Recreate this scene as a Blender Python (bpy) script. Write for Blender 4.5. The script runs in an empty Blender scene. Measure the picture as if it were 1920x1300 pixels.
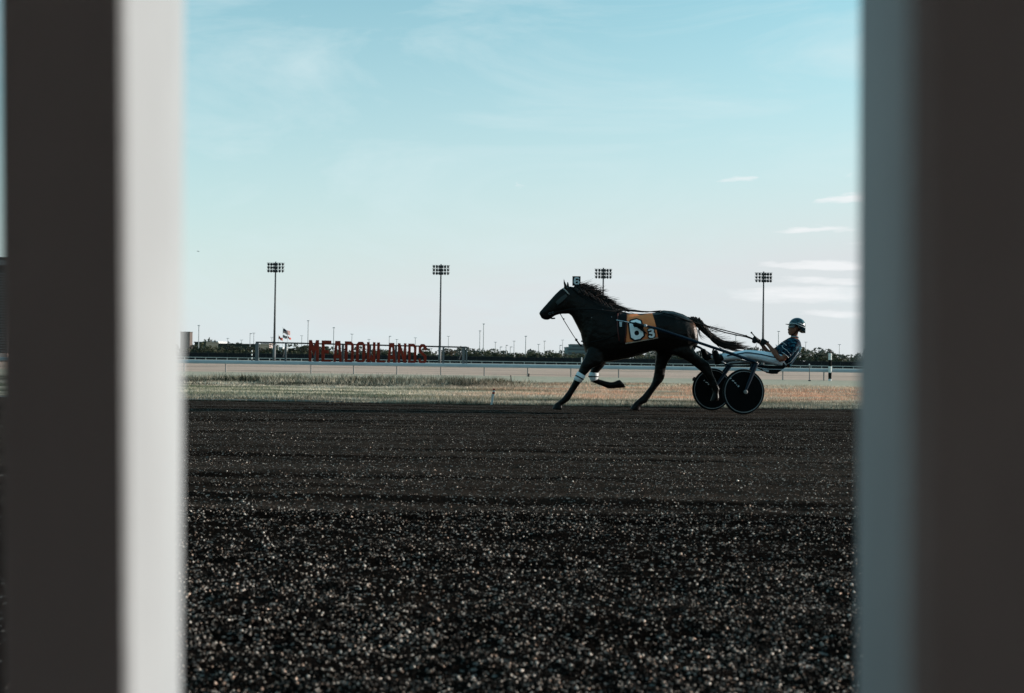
import bpy, bmesh, math, random
import numpy as np
from mathutils import Vector, Matrix
from mathutils.bvhtree import BVHTree

random.seed(7); np.random.seed(7)
scene = bpy.context.scene
COL = scene.collection
R = math.radians

# ------------------------------------------------------------------ camera
FPX = 1866.7                      # 35 mm lens on 36 mm, measured on a 1920 px wide frame
HC = 0.815                        # camera height above the track
PITCH = math.atan2(24.0, FPX); ROLL = 0.0140
Fv = Vector((0, math.cos(PITCH), math.sin(PITCH)))
R0 = Vector((1, 0, 0)); U0 = Vector((0, -math.sin(PITCH), math.cos(PITCH)))
Ri = R0 * math.cos(ROLL) + U0 * math.sin(ROLL)
Ui = -R0 * math.sin(ROLL) + U0 * math.cos(ROLL)
CAMP = Vector((0, 0, HC))
cd = bpy.data.cameras.new('camera'); cam = bpy.data.objects.new('camera', cd); COL.objects.link(cam)
m = Matrix((Ri, Ui, -Fv)).transposed().to_4x4(); m.translation = CAMP
cam.matrix_world = m
cd.lens = 35; cd.sensor_width = 36; cd.clip_start = 0.02; cd.clip_end = 20000
cd.dof.use_dof = True; cd.dof.focus_distance = 16.1; cd.dof.aperture_fstop = 4.0
scene.camera = cam

# ------------------------------------------------------------------ sun, sky, exposure
SUN_AZ = R(76); SUN_EL = R(10.5)       # azimuth from +Y towards +X
sd = bpy.data.lights.new('sun', 'SUN'); sun = bpy.data.objects.new('sun', sd); COL.objects.link(sun)
sd.energy = 4.9; sd.angle = R(0.6); sd.color = (1.0, 0.92, 0.84)
S = Vector((math.sin(SUN_AZ) * math.cos(SUN_EL), math.cos(SUN_AZ) * math.cos(SUN_EL), math.sin(SUN_EL)))
sun.rotation_euler = S.to_track_quat('Z', 'Y').to_euler()
sun.location = (60, 15, 30)

w = bpy.data.worlds.new('World'); scene.world = w; w.use_nodes = True
nt = w.node_tree; nt.nodes.clear()
def N(tree, t, **kw):
    n = tree.nodes.new(t)
    for k, v in kw.items(): setattr(n, k, v)
    return n
def L(tree, a, b): tree.links.new(a, b)
def MATH(tree, op, a, b=None, c=None, clamp=False):
    n = tree.nodes.new('ShaderNodeMath'); n.operation = op; n.use_clamp = clamp
    for i, v in enumerate((a, b, c)):
        if v is None: continue
        if isinstance(v, (int, float)): n.inputs[i].default_value = v
        else: tree.links.new(v, n.inputs[i])
    return n.outputs[0]
def MIX(tree, fac, a, b, blend='MIX'):
    n = tree.nodes.new('ShaderNodeMix'); n.data_type = 'RGBA'; n.blend_type = blend
    for i, v in ((0, fac), (6, a), (7, b)):
        if isinstance(v, (int, float)): n.inputs[i].default_value = v
        elif isinstance(v, (tuple, list)): n.inputs[i].default_value = (*v[:3], 1)
        else: tree.links.new(v, n.inputs[i])
    return n.outputs[2]

sky = N(nt, 'ShaderNodeTexSky', sky_type='NISHITA', sun_disc=False)
sky.sun_elevation = R(10.5); sky.sun_rotation = SUN_AZ
sky.air_density = 1.0; sky.dust_density = 0.6; sky.ozone_density = 1.0; sky.altitude = 0
SKY_TINT = (.62, 1.74, 1.64)
col = MIX(nt, 1.0, sky.outputs[0], SKY_TINT, 'MULTIPLY')
# thin high cloud, laid out on the sphere of directions
geo = N(nt, 'ShaderNodeTexCoord')
sep = N(nt, 'ShaderNodeSeparateXYZ'); L(nt, geo.outputs['Generated'], sep.inputs[0])
dx, dy, dz = sep.outputs
az = MATH(nt, 'ARCTAN2', dx, dy)
hor = MATH(nt, 'SQRT', MATH(nt, 'ADD', MATH(nt, 'MULTIPLY', dx, dx), MATH(nt, 'MULTIPLY', dy, dy)))
el = MATH(nt, 'ARCTAN2', dz, hor)
comb = N(nt, 'ShaderNodeCombineXYZ')
L(nt, MATH(nt, 'MULTIPLY', az, 3.0), comb.inputs[0]); L(nt, MATH(nt, 'MULTIPLY', el, 10.0), comb.inputs[1])
nz = N(nt, 'ShaderNodeTexNoise'); nz.inputs['Scale'].default_value = 1.1; nz.inputs['Detail'].default_value = 9
nz.inputs['Roughness'].default_value = 0.62; nz.inputs['Distortion'].default_value = 0.8
L(nt, comb.outputs[0], nz.inputs['Vector'])
cosd = MATH(nt, 'COSINE', MATH(nt, 'SUBTRACT', az, SUN_AZ))
hzf = MATH(nt, 'MULTIPLY', MATH(nt, 'POWER', 2.718, MATH(nt, 'MULTIPLY', MATH(nt, 'POWER', MATH(nt, 'DIVIDE', MATH(nt, 'MAXIMUM', el, 0.0), 0.31), 1.5), -1.0)), MATH(nt, 'ADD', MATH(nt, 'MULTIPLY', cosd, .36), 1.02), clamp=True)
col = MIX(nt, hzf, col, (4.80, 5.14, 5.27))
veil = MATH(nt, 'MULTIPLY', MATH(nt, 'SUBTRACT', nz.outputs[0], 0.46, clamp=True), 2.6, clamp=True)
CLOUD = (4.7, 5.7, 5.9)
col = MIX(nt, MATH(nt, 'MULTIPLY', veil, 0.75), col, CLOUD)
# streaky low cloud bars towards the sun side: (px, py, half width, half height, tilt, strength)
comb2 = N(nt, 'ShaderNodeCombineXYZ')
L(nt, MATH(nt, 'MULTIPLY', az, 18.0), comb2.inputs[0]); L(nt, MATH(nt, 'MULTIPLY', el, 150.0), comb2.inputs[1])
nz2 = N(nt, 'ShaderNodeTexNoise'); nz2.inputs['Scale'].default_value = 1.0; nz2.inputs['Detail'].default_value = 7
nz2.inputs['Roughness'].default_value = 0.6
L(nt, comb2.outputs[0], nz2.inputs['Vector'])
bars = [(1582, 372, 55, 11, .12, 1.0), (1530, 430, 95, 7, .02, .95), (1555, 498, 150, 11, -.01, 1.0),
        (1560, 527, 130, 9, -.02, .75), (1530, 553, 190, 20, 0, .9), (1590, 588, 120, 11, -.03, .7), (960, 350, 20, 8, .5, .45),
        (1378, 335, 38, 6, -.02, .6), (1605, 332, 25, 5, .1, .5), (1700, 455, 120, 12, 0, .8), (1740, 330, 90, 10, .08, .7),
        (1900, 520, 160, 20, 0, .8), (2150, 420, 190, 16, .03, .8), (2500, 540, 240, 18, 0, .7)]
comb3 = N(nt, 'ShaderNodeCombineXYZ')
L(nt, MATH(nt, 'MULTIPLY', az, 14.0), comb3.inputs[0]); L(nt, MATH(nt, 'MULTIPLY', el, 60.0), comb3.inputs[1])
nz3 = N(nt, 'ShaderNodeTexNoise'); nz3.inputs['Scale'].default_value = 1.6; nz3.inputs['Detail'].default_value = 6; L(nt, comb3.outputs[0], nz3.inputs['Vector'])
w3 = N(nt, 'ShaderNodeSeparateColor'); L(nt, nz3.outputs['Color'], w3.inputs[0])
azw = MATH(nt, 'ADD', az, MATH(nt, 'MULTIPLY', MATH(nt, 'SUBTRACT', w3.outputs[0], .5), .09))
elw = MATH(nt, 'ADD', el, MATH(nt, 'MULTIPLY', MATH(nt, 'SUBTRACT', w3.outputs[1], .5), .013))
tot = None
for (px, py, hw, hh, tilt, st) in bars:
    d = Fv * FPX + Ri * (px - 960) + Ui * (650 - py)
    a0 = math.atan2(d.x, d.y); e0 = math.atan2(d.z, math.hypot(d.x, d.y))
    ua = MATH(nt, 'SUBTRACT', azw, a0); ue = MATH(nt, 'SUBTRACT', elw, e0)
    ue = MATH(nt, 'SUBTRACT', ue, MATH(nt, 'MULTIPLY', ua, tilt))
    q = MATH(nt, 'ADD', MATH(nt, 'POWER', MATH(nt, 'MULTIPLY', MATH(nt, 'ABSOLUTE', ua), FPX / hw), 2.0),
             MATH(nt, 'POWER', MATH(nt, 'MULTIPLY', MATH(nt, 'ABSOLUTE', ue), FPX / hh), 2.0))
    g = MATH(nt, 'MULTIPLY', MATH(nt, 'SUBTRACT', 1.0, q, clamp=True), st)
    tot = g if tot is None else MATH(nt, 'MAXIMUM', tot, g)
bar = MATH(nt, 'MULTIPLY', MATH(nt, 'SUBTRACT', MATH(nt, 'ADD', MATH(nt, 'MULTIPLY', tot, .9), MATH(nt, 'MULTIPLY', nz2.outputs[0], 1.4)), .88, clamp=True), 1.5, clamp=True)
bar = MATH(nt, 'MULTIPLY', bar, MATH(nt, 'MULTIPLY', tot, 3.0, clamp=True))
col = MIX(nt, MATH(nt, 'MULTIPLY', bar, 0.8), col, (6.2, 6.3, 6.4))
bg = N(nt, 'ShaderNodeBackground'); L(nt, col, bg.inputs[0]); bg.inputs[1].default_value = 0.105
wo = N(nt, 'ShaderNodeOutputWorld'); L(nt, bg.outputs[0], wo.inputs[0])

scene.render.engine = 'CYCLES'
scene.view_settings.view_transform = 'Standard'; scene.view_settings.look = 'None'
scene.view_settings.exposure = 0.5; scene.view_settings.gamma = 1.0
scene.view_settings.use_curve_mapping = False

# ------------------------------------------------------------------ helpers
def P(px, py, Y):
    """world point at depth Y seen at photograph pixel px, py (used for measuring)"""
    d = Fv * FPX + Ri * (px - 960) + Ui * (650 - py)
    return CAMP + d * (Y / d.y)

MATS = {}
def mat(name, c, rough=0.7, spec=0.3, c2=None, scale=8.0, bump=0.0, bscale=40.0, metal=0.0, stretch=(1, 1, 1), detail=5):
    if name in MATS: return MATS[name]
    mt = bpy.data.materials.new(name); mt.use_nodes = True; t = mt.node_tree
    b = t.nodes['Principled BSDF']
    b.inputs['Roughness'].default_value = rough; b.inputs['Specular IOR Level'].default_value = spec
    b.inputs['Metallic'].default_value = metal
    tc = N(t, 'ShaderNodeTexCoord'); mp = N(t, 'ShaderNodeMapping'); mp.inputs['Scale'].default_value = stretch
    L(t, tc.outputs['Object'], mp.inputs[0])
    n = N(t, 'ShaderNodeTexNoise'); n.inputs['Scale'].default_value = scale; n.inputs['Detail'].default_value = detail
    L(t, mp.outputs[0], n.inputs['Vector'])
    if c2 is None: c2 = tuple(x * 0.78 for x in c)
    rr = N(t, 'ShaderNodeValToRGB'); rr.color_ramp.elements[0].position = .36; rr.color_ramp.elements[1].position = .64
    L(t, n.outputs[0], rr.inputs[0])
    L(t, MIX(t, rr.outputs[0], c, c2), b.inputs['Base Color'])
    if bump > 0:
        n2 = N(t, 'ShaderNodeTexNoise'); n2.inputs['Scale'].default_value = bscale; n2.inputs['Detail'].default_value = 4
        L(t, mp.outputs[0], n2.inputs['Vector'])
        bp = N(t, 'ShaderNodeBump'); bp.inputs['Strength'].default_value = bump; bp.inputs['Distance'].default_value = .02
        L(t, n2.outputs[0], bp.inputs['Height']); L(t, bp.outputs[0], b.inputs['Normal'])
    MATS[name] = mt
    return mt

def tag(o, label=None, cat=None, group=None, kind=None):
    if label: o['label'] = label
    if cat: o['category'] = cat
    if group: o['group'] = group
    if kind: o['kind'] = kind
    return o

def empty(name, loc, rz=0):
    o = bpy.data.objects.new(name, None); COL.objects.link(o); o.location = loc; o.rotation_euler = (0, 0, rz)
    o.empty_display_size = .1
    return o

class MB:
    def __init__(s): s.v = []; s.f = []
    def add(s, vs, fs):
        k = len(s.v); s.v += [tuple(x) for x in vs]; s.f += [tuple(i + k for i in f) for f in fs]; return s
    def box(s, c, d, rz=0):
        x, y, z = (q / 2 for q in d); cs, sn = math.cos(rz), math.sin(rz); vs = []
        for a, b, e in ((-x, -y, -z), (x, -y, -z), (x, y, -z), (-x, y, -z), (-x, -y, z), (x, -y, z), (x, y, z), (-x, y, z)):
            vs.append((c[0] + a * cs - b * sn, c[1] + a * sn + b * cs, c[2] + e))
        return s.add(vs, [(0, 3, 2, 1), (4, 5, 6, 7), (0, 1, 5, 4), (1, 2, 6, 5), (2, 3, 7, 6), (3, 0, 4, 7)])
    def rings(s, rs, cap=True):
        n = len(rs[0]); vs = [p for r in rs for p in r]; fs = []
        for i in range(len(rs) - 1):
            for j in range(n):
                a = i * n + j; b = i * n + (j + 1) % n
                fs.append((a, b, b + n, a + n))
        if cap:
            fs.append(tuple(range(n))[::-1]); fs.append(tuple((len(rs) - 1) * n + j for j in range(n)))
        return s.add(vs, fs)
    def tube(s, pts, rad, n=8, cap=True):
        pts = [Vector(p) for p in pts]
        if not isinstance(rad, (list, tuple)): rad = [rad] * len(pts)
        rs = []; up = None
        for i, p in enumerate(pts):
            d = (pts[min(i + 1, len(pts) - 1)] - pts[max(i - 1, 0)]).normalized()
            if up is None: up = d.orthogonal().normalized()
            up = (up - d * up.dot(d))
            up = up.normalized() if up.length > 1e-6 else d.orthogonal().normalized()
            q = d.cross(up)
            rs.append([p + (up * math.cos(2 * math.pi * k / n) + q * math.sin(2 * math.pi * k / n)) * rad[i] for k in range(n)])
        return s.rings(rs, cap)
    def loft(s, st, n=20, e=1.0):
        """st: (pointA, pointB, half width along Y)"""
        rs = []
        for a, b, wd in st:
            a = Vector(a); b = Vector(b); c = (a + b) / 2; h = (a - b) / 2; r = []
            for k in range(n):
                t = 2 * math.pi * k / n; ct, sn = math.cos(t), math.sin(t)
                ct = math.copysign(abs(ct) ** e, ct); sn = math.copysign(abs(sn) ** e, sn)
                r.append(c + h * ct + Vector((0, wd * sn, 0)))
            rs.append(r)
        return s.rings(rs)
    def sphere(s, c, r, nu=12, nv=8):
        if not isinstance(r, (tuple, list)): r = (r, r, r)
        rs = []
        for i in range(nv + 1):
            t = math.pi * (i + .02) / (nv + .04)
            rs.append([(c[0] + r[0] * math.sin(t) * math.cos(2 * math.pi * k / nu), c[1] + r[1] * math.sin(t) * math.sin(2 * math.pi * k / nu),
                        c[2] + r[2] * math.cos(t)) for k in range(nu)])
        return s.rings(rs)
    def mesh(s, name, origin=(0, 0, 0), smooth=False):
        o = Vector(origin); me = bpy.data.meshes.new(name)
        me.from_pydata([(v[0] - o[0], v[1] - o[1], v[2] - o[2]) for v in s.v], [], s.f)
        me.validate(); bm = bmesh.new(); bm.from_mesh(me); bmesh.ops.recalc_face_normals(bm, faces=bm.faces); bm.to_mesh(me); bm.free()
        if smooth: me.polygons.foreach_set('use_smooth', [True] * len(me.polygons))
        return me
    def build(s, name, material, parent=None, origin=None, smooth=False):
        root = parent
        while root is not None and root.parent is not None: root = root.parent
        org = origin if origin is not None else (tuple(root.location) if root is not None else (0, 0, 0))
        me = s.mesh(name, org, smooth)
        return link(name, me, material, parent, org if parent is None else None)

def link(name, me, material, parent=None, loc=None):
    if material is not None and not me.materials: me.materials.append(material)
    o = bpy.data.objects.new(name, me); COL.objects.link(o)
    if parent is not None: o.parent = parent
    if loc is not None: o.location = loc
    return o

def copy_tree(o, parent=None):
    c = o.copy(); COL.objects.link(c); c.parent = parent
    for ch in list(o.children): copy_tree(ch, c)
    return c

def poly_mesh(loops, thick, axis='xz'):
    """flat outline with holes, extruded; loops in 2D; returns verts (x, y, z) with y = depth 0..thick, and faces"""
    bm = bmesh.new(); edges = []
    for lp in loops:
        vs = [bm.verts.new((p[0], 0, p[1])) for p in lp]
        for i in range(len(vs)): edges.append(bm.edges.new((vs[i], vs[(i + 1) % len(vs)])))
    bmesh.ops.triangle_fill(bm, use_beauty=True, use_dissolve=False, edges=edges)
    if thick:
        r = bmesh.ops.extrude_face_region(bm, geom=bm.faces[:])
        for g in r['geom']:
            if isinstance(g, bmesh.types.BMVert): g.co.y += thick
    bm.verts.index_update()
    out = [v.co.copy() for v in bm.verts], [tuple(v.index for v in f.verts) for f in bm.faces]
    bm.free(); return out

def remesh(mb, name, voxel, smooth=3, factor=.5):
    me = mb.mesh(name + '_raw'); o = bpy.data.objects.new('tmp', me); COL.objects.link(o)
    r = o.modifiers.new('r', 'REMESH'); r.mode = 'VOXEL'; r.voxel_size = voxel
    if smooth:
        sm = o.modifiers.new('s', 'SMOOTH'); sm.iterations = smooth; sm.factor = factor
    dg = bpy.context.evaluated_depsgraph_get(); dg.update()
    out = bpy.data.meshes.new_from_object(o.evaluated_get(dg)); out.name = name
    bpy.data.objects.remove(o); bpy.data.meshes.remove(me)
    out.polygons.foreach_set('use_smooth', [True] * len(out.polygons))
    return out

def offset_mesh(me, org):
    co = np.zeros(len(me.vertices) * 3, np.float32); me.vertices.foreach_get('co', co)
    co = co.reshape(-1, 3) - np.array(org, np.float32); me.vertices.foreach_set('co', co.ravel()); me.update(); return me

def raw_mesh(name, verts, faces_n, faces_idx, colors=None, smooth=False):
    """fast mesh from numpy: verts (n,3); faces_idx (m,k)"""
    me = bpy.data.meshes.new(name); nv = len(verts); mf, k = faces_idx.shape
    me.vertices.add(nv); me.vertices.foreach_set('co', verts.astype(np.float32).ravel())
    me.loops.add(mf * k); me.loops.foreach_set('vertex_index', faces_idx.astype(np.int32).ravel())
    me.polygons.add(mf); me.polygons.foreach_set('loop_start', np.arange(0, mf * k, k, dtype=np.int32))
    me.polygons.foreach_set('loop_total', np.full(mf, k, np.int32))
    if colors is not None:
        a = me.color_attributes.new('tint', 'FLOAT_COLOR', 'POINT')
        a.data.foreach_set('color', np.concatenate([colors, np.ones((nv, 1))], 1).astype(np.float32).ravel())
    me.update(calc_edges=True)
    return me

ORD = ['first', 'second', 'third', 'fourth', 'fifth', 'sixth', 'seventh', 'eighth', 'ninth', 'tenth', 'eleventh', 'twelfth', 'thirteenth',
       'fourteenth', 'fifteenth', 'sixteenth', 'seventeenth', 'eighteenth', 'nineteenth', 'twentieth', 'twenty-first', 'twenty-second',
       'twenty-third', 'twenty-fourth', 'twenty-fifth', 'twenty-sixth', 'twenty-seventh', 'twenty-eighth', 'twenty-ninth', 'thirtieth',
       'thirty-first', 'thirty-second', 'thirty-third', 'thirty-fourth', 'thirty-fifth', 'thirty-sixth', 'thirty-seventh', 'thirty-eighth',
       'thirty-ninth', 'fortieth', 'forty-first', 'forty-second', 'forty-third', 'forty-fourth', 'forty-fifth', 'forty-sixth', 'forty-seventh',
       'forty-eighth', 'forty-ninth', 'fiftieth', 'fifty-first', 'fifty-second', 'fifty-third', 'fifty-fourth', 'fifty-fifth', 'fifty-sixth',
       'fifty-seventh', 'fifty-eighth', 'fifty-ninth', 'sixtieth']

# ------------------------------------------------------------------ terrain
GZ = -0.60                                            # level of the infield
EDGE = 18.0
def smooth01(t): t = np.clip(t, 0, 1); return t * t * (3 - 2 * t)
def vnoise(x, y, seed=0):
    """cheap value noise"""
    x = np.asarray(x, float); y = np.asarray(y, float)
    xi = np.floor(x).astype(int); yi = np.floor(y).astype(int); xf = x - xi; yf = y - yi
    def h(a, b):
        n = (a * 374761393 + b * 668265263 + seed * 974711) & 0x7fffffff
        n = ((n ^ (n >> 13)) * 1274126177) & 0x7fffffff
        return ((n ^ (n >> 16)) & 0xffff) / 65535.0
    u = xf * xf * (3 - 2 * xf); v = yf * yf * (3 - 2 * yf)
    return (h(xi, yi) * (1 - u) + h(xi + 1, yi) * u) * (1 - v) + (h(xi, yi + 1) * (1 - u) + h(xi + 1, yi + 1) * u) * v
def ground_z(x, y):
    x = np.asarray(x, float); y = np.asarray(y, float)
    z = 0.07 * smooth01((y - EDGE - .1) / 2.0) + 0.06 * smooth01((y - 22) / 6.0)
    z = z + 0.05 * (vnoise(x * .25, y * .6, 3) - .5) * smooth01((y - EDGE) / 2) * (y < 34)
    z = z + 0.035 * (vnoise(x * .9, y * 1.6, 5) - .5) * smooth01((y - EDGE) / 1.0) * (y < 34)
    z = z - (0.13 - GZ) * smooth01((y - 29.5) / 13.0)
    return z
def track_z(x, y):
    x = np.asarray(x, float); y = np.asarray(y, float)
    z = 0.020 * (vnoise(x * .35, y * 9, 11) - .5) + 0.014 * (vnoise(x * 1.3, y * 5, 12) - .5) + 0.012 * (vnoise(x * 5, y * 12, 13) - .5)
    z = z + 0.03 * (vnoise(x * .05, y * .9, 14) - .5)
    z = z + 0.014 * (vnoise(x * 17, y * 19, 15) - .5) * (y < 9)
    rut = np.exp(-((y - 14.7 + .012 * x) / .10) ** 2) + .6 * np.exp(-((y - 5.75 + .02 * x) / .07) ** 2)
    return z - 0.03 * rut

# race track sheet
xs = np.concatenate([np.linspace(-150, -9, 30), np.arange(-8.9, 8.95, .07), np.linspace(9, 150, 30)])
ys = np.concatenate([np.arange(0.62, 2.0, .05), np.arange(2.0, 9.0, .035), np.arange(9.0, EDGE + .12, .06)])
X, Y = np.meshgrid(xs, ys); Z = track_z(X, Y)
V = np.stack([X, Y, Z], -1).reshape(-1, 3); nx = len(xs); ny = len(ys)
ii, jj = np.meshgrid(np.arange(nx - 1), np.arange(ny - 1)); a = (jj * nx + ii).ravel()
Fq = np.stack([a, a + 1, a + nx + 1, a + nx], 1)
me = raw_mesh('race_track', V, 4, Fq)
mt = bpy.data.materials.new('track_stone_dust'); mt.use_nodes = True; t = mt.node_tree; b = t.nodes['Principled BSDF']
b.inputs['Roughness'].default_value = 1.0; b.inputs['Specular IOR Level'].default_value = 0.0
tc = N(t, 'ShaderNodeTexCoord')
vo = N(t, 'ShaderNodeTexVoronoi'); vo.inputs['Scale'].default_value = 95; L(t, tc.outputs['Object'], vo.inputs['Vector'])
sepc = N(t, 'ShaderNodeSeparateColor'); L(t, vo.outputs['Color'], sepc.inputs[0])
pale = MATH(t, 'GREATER_THAN', sepc.outputs[0], 0.955)
mp = N(t, 'ShaderNodeMapping'); mp.inputs['Scale'].default_value = (.12, 2.2, 1); L(t, tc.outputs['Object'], mp.inputs[0])
n1 = N(t, 'ShaderNodeTexNoise'); n1.inputs['Scale'].default_value = 1.3; n1.inputs['Detail'].default_value = 6; L(t, mp.outputs[0], n1.inputs['Vector'])
str1 = MATH(t, 'MULTIPLY', MATH(t, 'SUBTRACT', n1.outputs[0], .36, clamp=True), 3.4, clamp=True)
sy = N(t, 'ShaderNodeSeparateXYZ'); L(t, tc.outputs['Object'], sy.inputs[0])
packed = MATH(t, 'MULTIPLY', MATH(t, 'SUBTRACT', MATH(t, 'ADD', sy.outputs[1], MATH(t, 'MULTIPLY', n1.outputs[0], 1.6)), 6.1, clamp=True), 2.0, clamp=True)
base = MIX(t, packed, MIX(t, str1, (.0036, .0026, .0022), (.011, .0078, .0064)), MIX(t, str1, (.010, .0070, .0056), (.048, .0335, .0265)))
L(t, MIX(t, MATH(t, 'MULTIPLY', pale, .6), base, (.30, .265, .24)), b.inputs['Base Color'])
n2 = N(t, 'ShaderNodeTexNoise'); n2.inputs['Scale'].default_value = 60; n2.inputs['Detail'].default_value = 5; L(t, tc.outputs['Object'], n2.inputs['Vector'])
bp = N(t, 'ShaderNodeBump'); bp.inputs['Strength'].default_value = .9; bp.inputs['Distance'].default_value = .012
L(t, n2.outputs[0], bp.inputs['Height']); L(t, bp.outputs[0], b.inputs['Normal'])
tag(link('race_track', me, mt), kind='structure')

# infield: one sheet to the horizon
xs = np.concatenate([[-6000, -2500, -900, -300], np.linspace(-120, -15, 40), np.arange(-14, 14.1, .2), np.linspace(15, 120, 40), [300, 900, 2500, 6000]])
ys = np.concatenate([np.arange(EDGE, 31, .14), np.arange(31, 48, .6), np.arange(48, 120, 3), [130, 160, 200, 260, 330, 450, 700, 1200, 2500, 6000, 9000]])
X, Y = np.meshgrid(xs, ys); Z = ground_z(X, Y)
V = np.stack([X, Y, Z], -1).reshape(-1, 3); nx = len(xs); ny = len(ys)
ii, jj = np.meshgrid(np.arange(nx - 1), np.arange(ny - 1)); a = (jj * nx + ii).ravel()
me = raw_mesh('infield', V, 4, np.stack([a, a + 1, a + nx + 1, a + nx], 1))
def grass_colour(t, posout):
    """patches of green, straw and reddish dry turf that run in mown streaks along X"""
    sp = N(t, 'ShaderNodeSeparateXYZ'); L(t, posout, sp.inputs[0]); yy = sp.outputs[1]
    mp = N(t, 'ShaderNodeMapping'); mp.inputs['Scale'].default_value = (.05, .85, 0); L(t, posout, mp.inputs[0])
    n1 = N(t, 'ShaderNodeTexNoise'); n1.inputs['Scale'].default_value = 1.0; n1.inputs['Detail'].default_value = 5; n1.inputs['Roughness'].default_value = .6
    L(t, mp.outputs[0], n1.inputs['Vector'])
    mp2 = N(t, 'ShaderNodeMapping'); mp2.inputs['Scale'].default_value = (.5, 1.6, 0); L(t, posout, mp2.inputs[0])
    n2 = N(t, 'ShaderNodeTexNoise'); n2.inputs['Scale'].default_value = 1.0; n2.inputs['Detail'].default_value = 6; L(t, mp2.outputs[0], n2.inputs['Vector'])
    def ramp(v, a, b): return MATH(t, 'DIVIDE', MATH(t, 'SUBTRACT', v, a), b - a, clamp=True)
    GREEN = (.135, .140, .088); STRAW = (.52, .44, .345); RED = (.60, .31, .20); DARK = (.012, .015, .008)
    c = MIX(t, ramp(n1.outputs[0], .40, .56), GREEN, STRAW)
    c = MIX(t, ramp(n1.outputs[0], .585, .64), c, (.050, .052, .034))
    # right of the red and white stake the strip is drier and reddish
    dry = MATH(t, 'MULTIPLY', ramp(sp.outputs[0], -2.6, 1.4), ramp(n2.outputs[0], .38, .62))
    dry = MATH(t, 'MULTIPLY', dry, MATH(t, 'MULTIPLY', ramp(yy, 19.0, 20.5), ramp(yy, 31, 25)))
    c = MIX(t, dry, c, RED)
    wob = MATH(t, 'MULTIPLY', MATH(t, 'SUBTRACT', n2.outputs[0], .5), 3.0)
    yw = MATH(t, 'ADD', yy, wob)
    lush = MATH(t, 'MULTIPLY', ramp(yw, 23.0, 25.5), ramp(yw, 31, 29))
    left = ramp(MATH(t, 'ADD', sp.outputs[0], wob), 2.2, -.4)
    c = MIX(t, MATH(t, 'MULTIPLY', MATH(t, 'MULTIPLY', lush, left), ramp(n2.outputs[0], .34, .60)), c, DARK)
    edge = MATH(t, 'MULTIPLY', ramp(yw, 19.6, 18.5), ramp(n1.outputs[0], .62, .42))
    c = MIX(t, edge, c, (.045, .042, .030))
    # turf course: pale mown green up to the rail, reddish dry turf beyond it
    c = MIX(t, MATH(t, 'MULTIPLY', ramp(yy, 40, 46), ramp(n2.outputs[0], .2, .5)), c, (.46, .385, .29))
    mp3 = N(t, 'ShaderNodeMapping'); mp3.inputs['Scale'].default_value = (.03, .10, 0); L(t, posout, mp3.inputs[0])
    n3 = N(t, 'ShaderNodeTexNoise'); n3.inputs['Scale'].default_value = 1.0; n3.inputs['Detail'].default_value = 8; n3.inputs['Roughness'].default_value = .65
    L(t, mp3.outputs[0], n3.inputs['Vector'])
    far = MIX(t, ramp(n3.outputs[0], .36, .62), (.64, .43, .34), (.48, .315, .245))
    far = MIX(t, ramp(n3.outputs[0], .56, .68), far, (.17, .135, .11))
    c = MIX(t, ramp(MATH(t, 'ADD', yy, wob), 82.0, 88.0), c, far)
    c = MIX(t, ramp(yy, 165, 200), c, (.50, .46, .39))
    c = MIX(t, ramp(yy, 330, 420), c, (.11, .11, .08))
    return c
gm = bpy.data.materials.new('infield_turf'); gm.use_nodes = True; t = gm.node_tree; b = t.nodes['Principled BSDF']
b.inputs['Roughness'].default_value = 1; b.inputs['Specular IOR Level'].default_value = .05
tc = N(t, 'ShaderNodeTexCoord')
L(t, grass_colour(t, tc.outputs['Object']), b.inputs['Base Color'])
n2 = N(t, 'ShaderNodeTexNoise'); n2.inputs['Scale'].default_value = 5; n2.inputs['Detail'].default_value = 7; n2.inputs['Roughness'].default_value = .7
L(t, tc.outputs['Object'], n2.inputs['Vector'])
bp = N(t, 'ShaderNodeBump'); bp.inputs['Strength'].default_value = 1; bp.inputs['Distance'].default_value = .10
L(t, n2.outputs[0], bp.inputs['Height']); L(t, bp.outputs[0], b.inputs['Normal'])
tag(link('infield', me, gm), kind='structure')

# apron behind the camera, on which the fence and the added shade stand rest
mb = MB(); mb.add([(-150, -60, -.002), (150, -60, -.002), (150, .64, -.002), (-150, .64, -.002)], [(0, 1, 2, 3)])
tag(mb.build('apron', mat('apron_concrete', (.36, .295, .275), 1, .1, bump=.3)), kind='structure')
mb = MB(); mb.add([(-3000, -3000, -.7), (3000, -3000, -.7), (3000, 17.5, -.7), (-3000, 17.5, -.7)], [(0, 1, 2, 3)])
tag(mb.build('ground', mat('far_ground', (.09, .09, .07), 1, .1)), kind='structure')

# pale edging strip where the track meets the grass at the left
mb = MB()
for k in range(46):
    x0 = -12 + k * .2; x1 = x0 + .2; wd = .10 * min(1, max(0, (-3.1 - x0) / 2.2))
    if wd <= 0: break
    mb.add([(x0, EDGE - .10, .012), (x1, EDGE - .10, .012), (x1, EDGE - .10 + wd, .026), (x0, EDGE - .10 + wd, .026)], [(0, 1, 2, 3)])
tag(mb.build('track_edging', mat('edging_limestone', (.20, .19, .175), 1, .1, bump=.4)), kind='structure')

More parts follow.
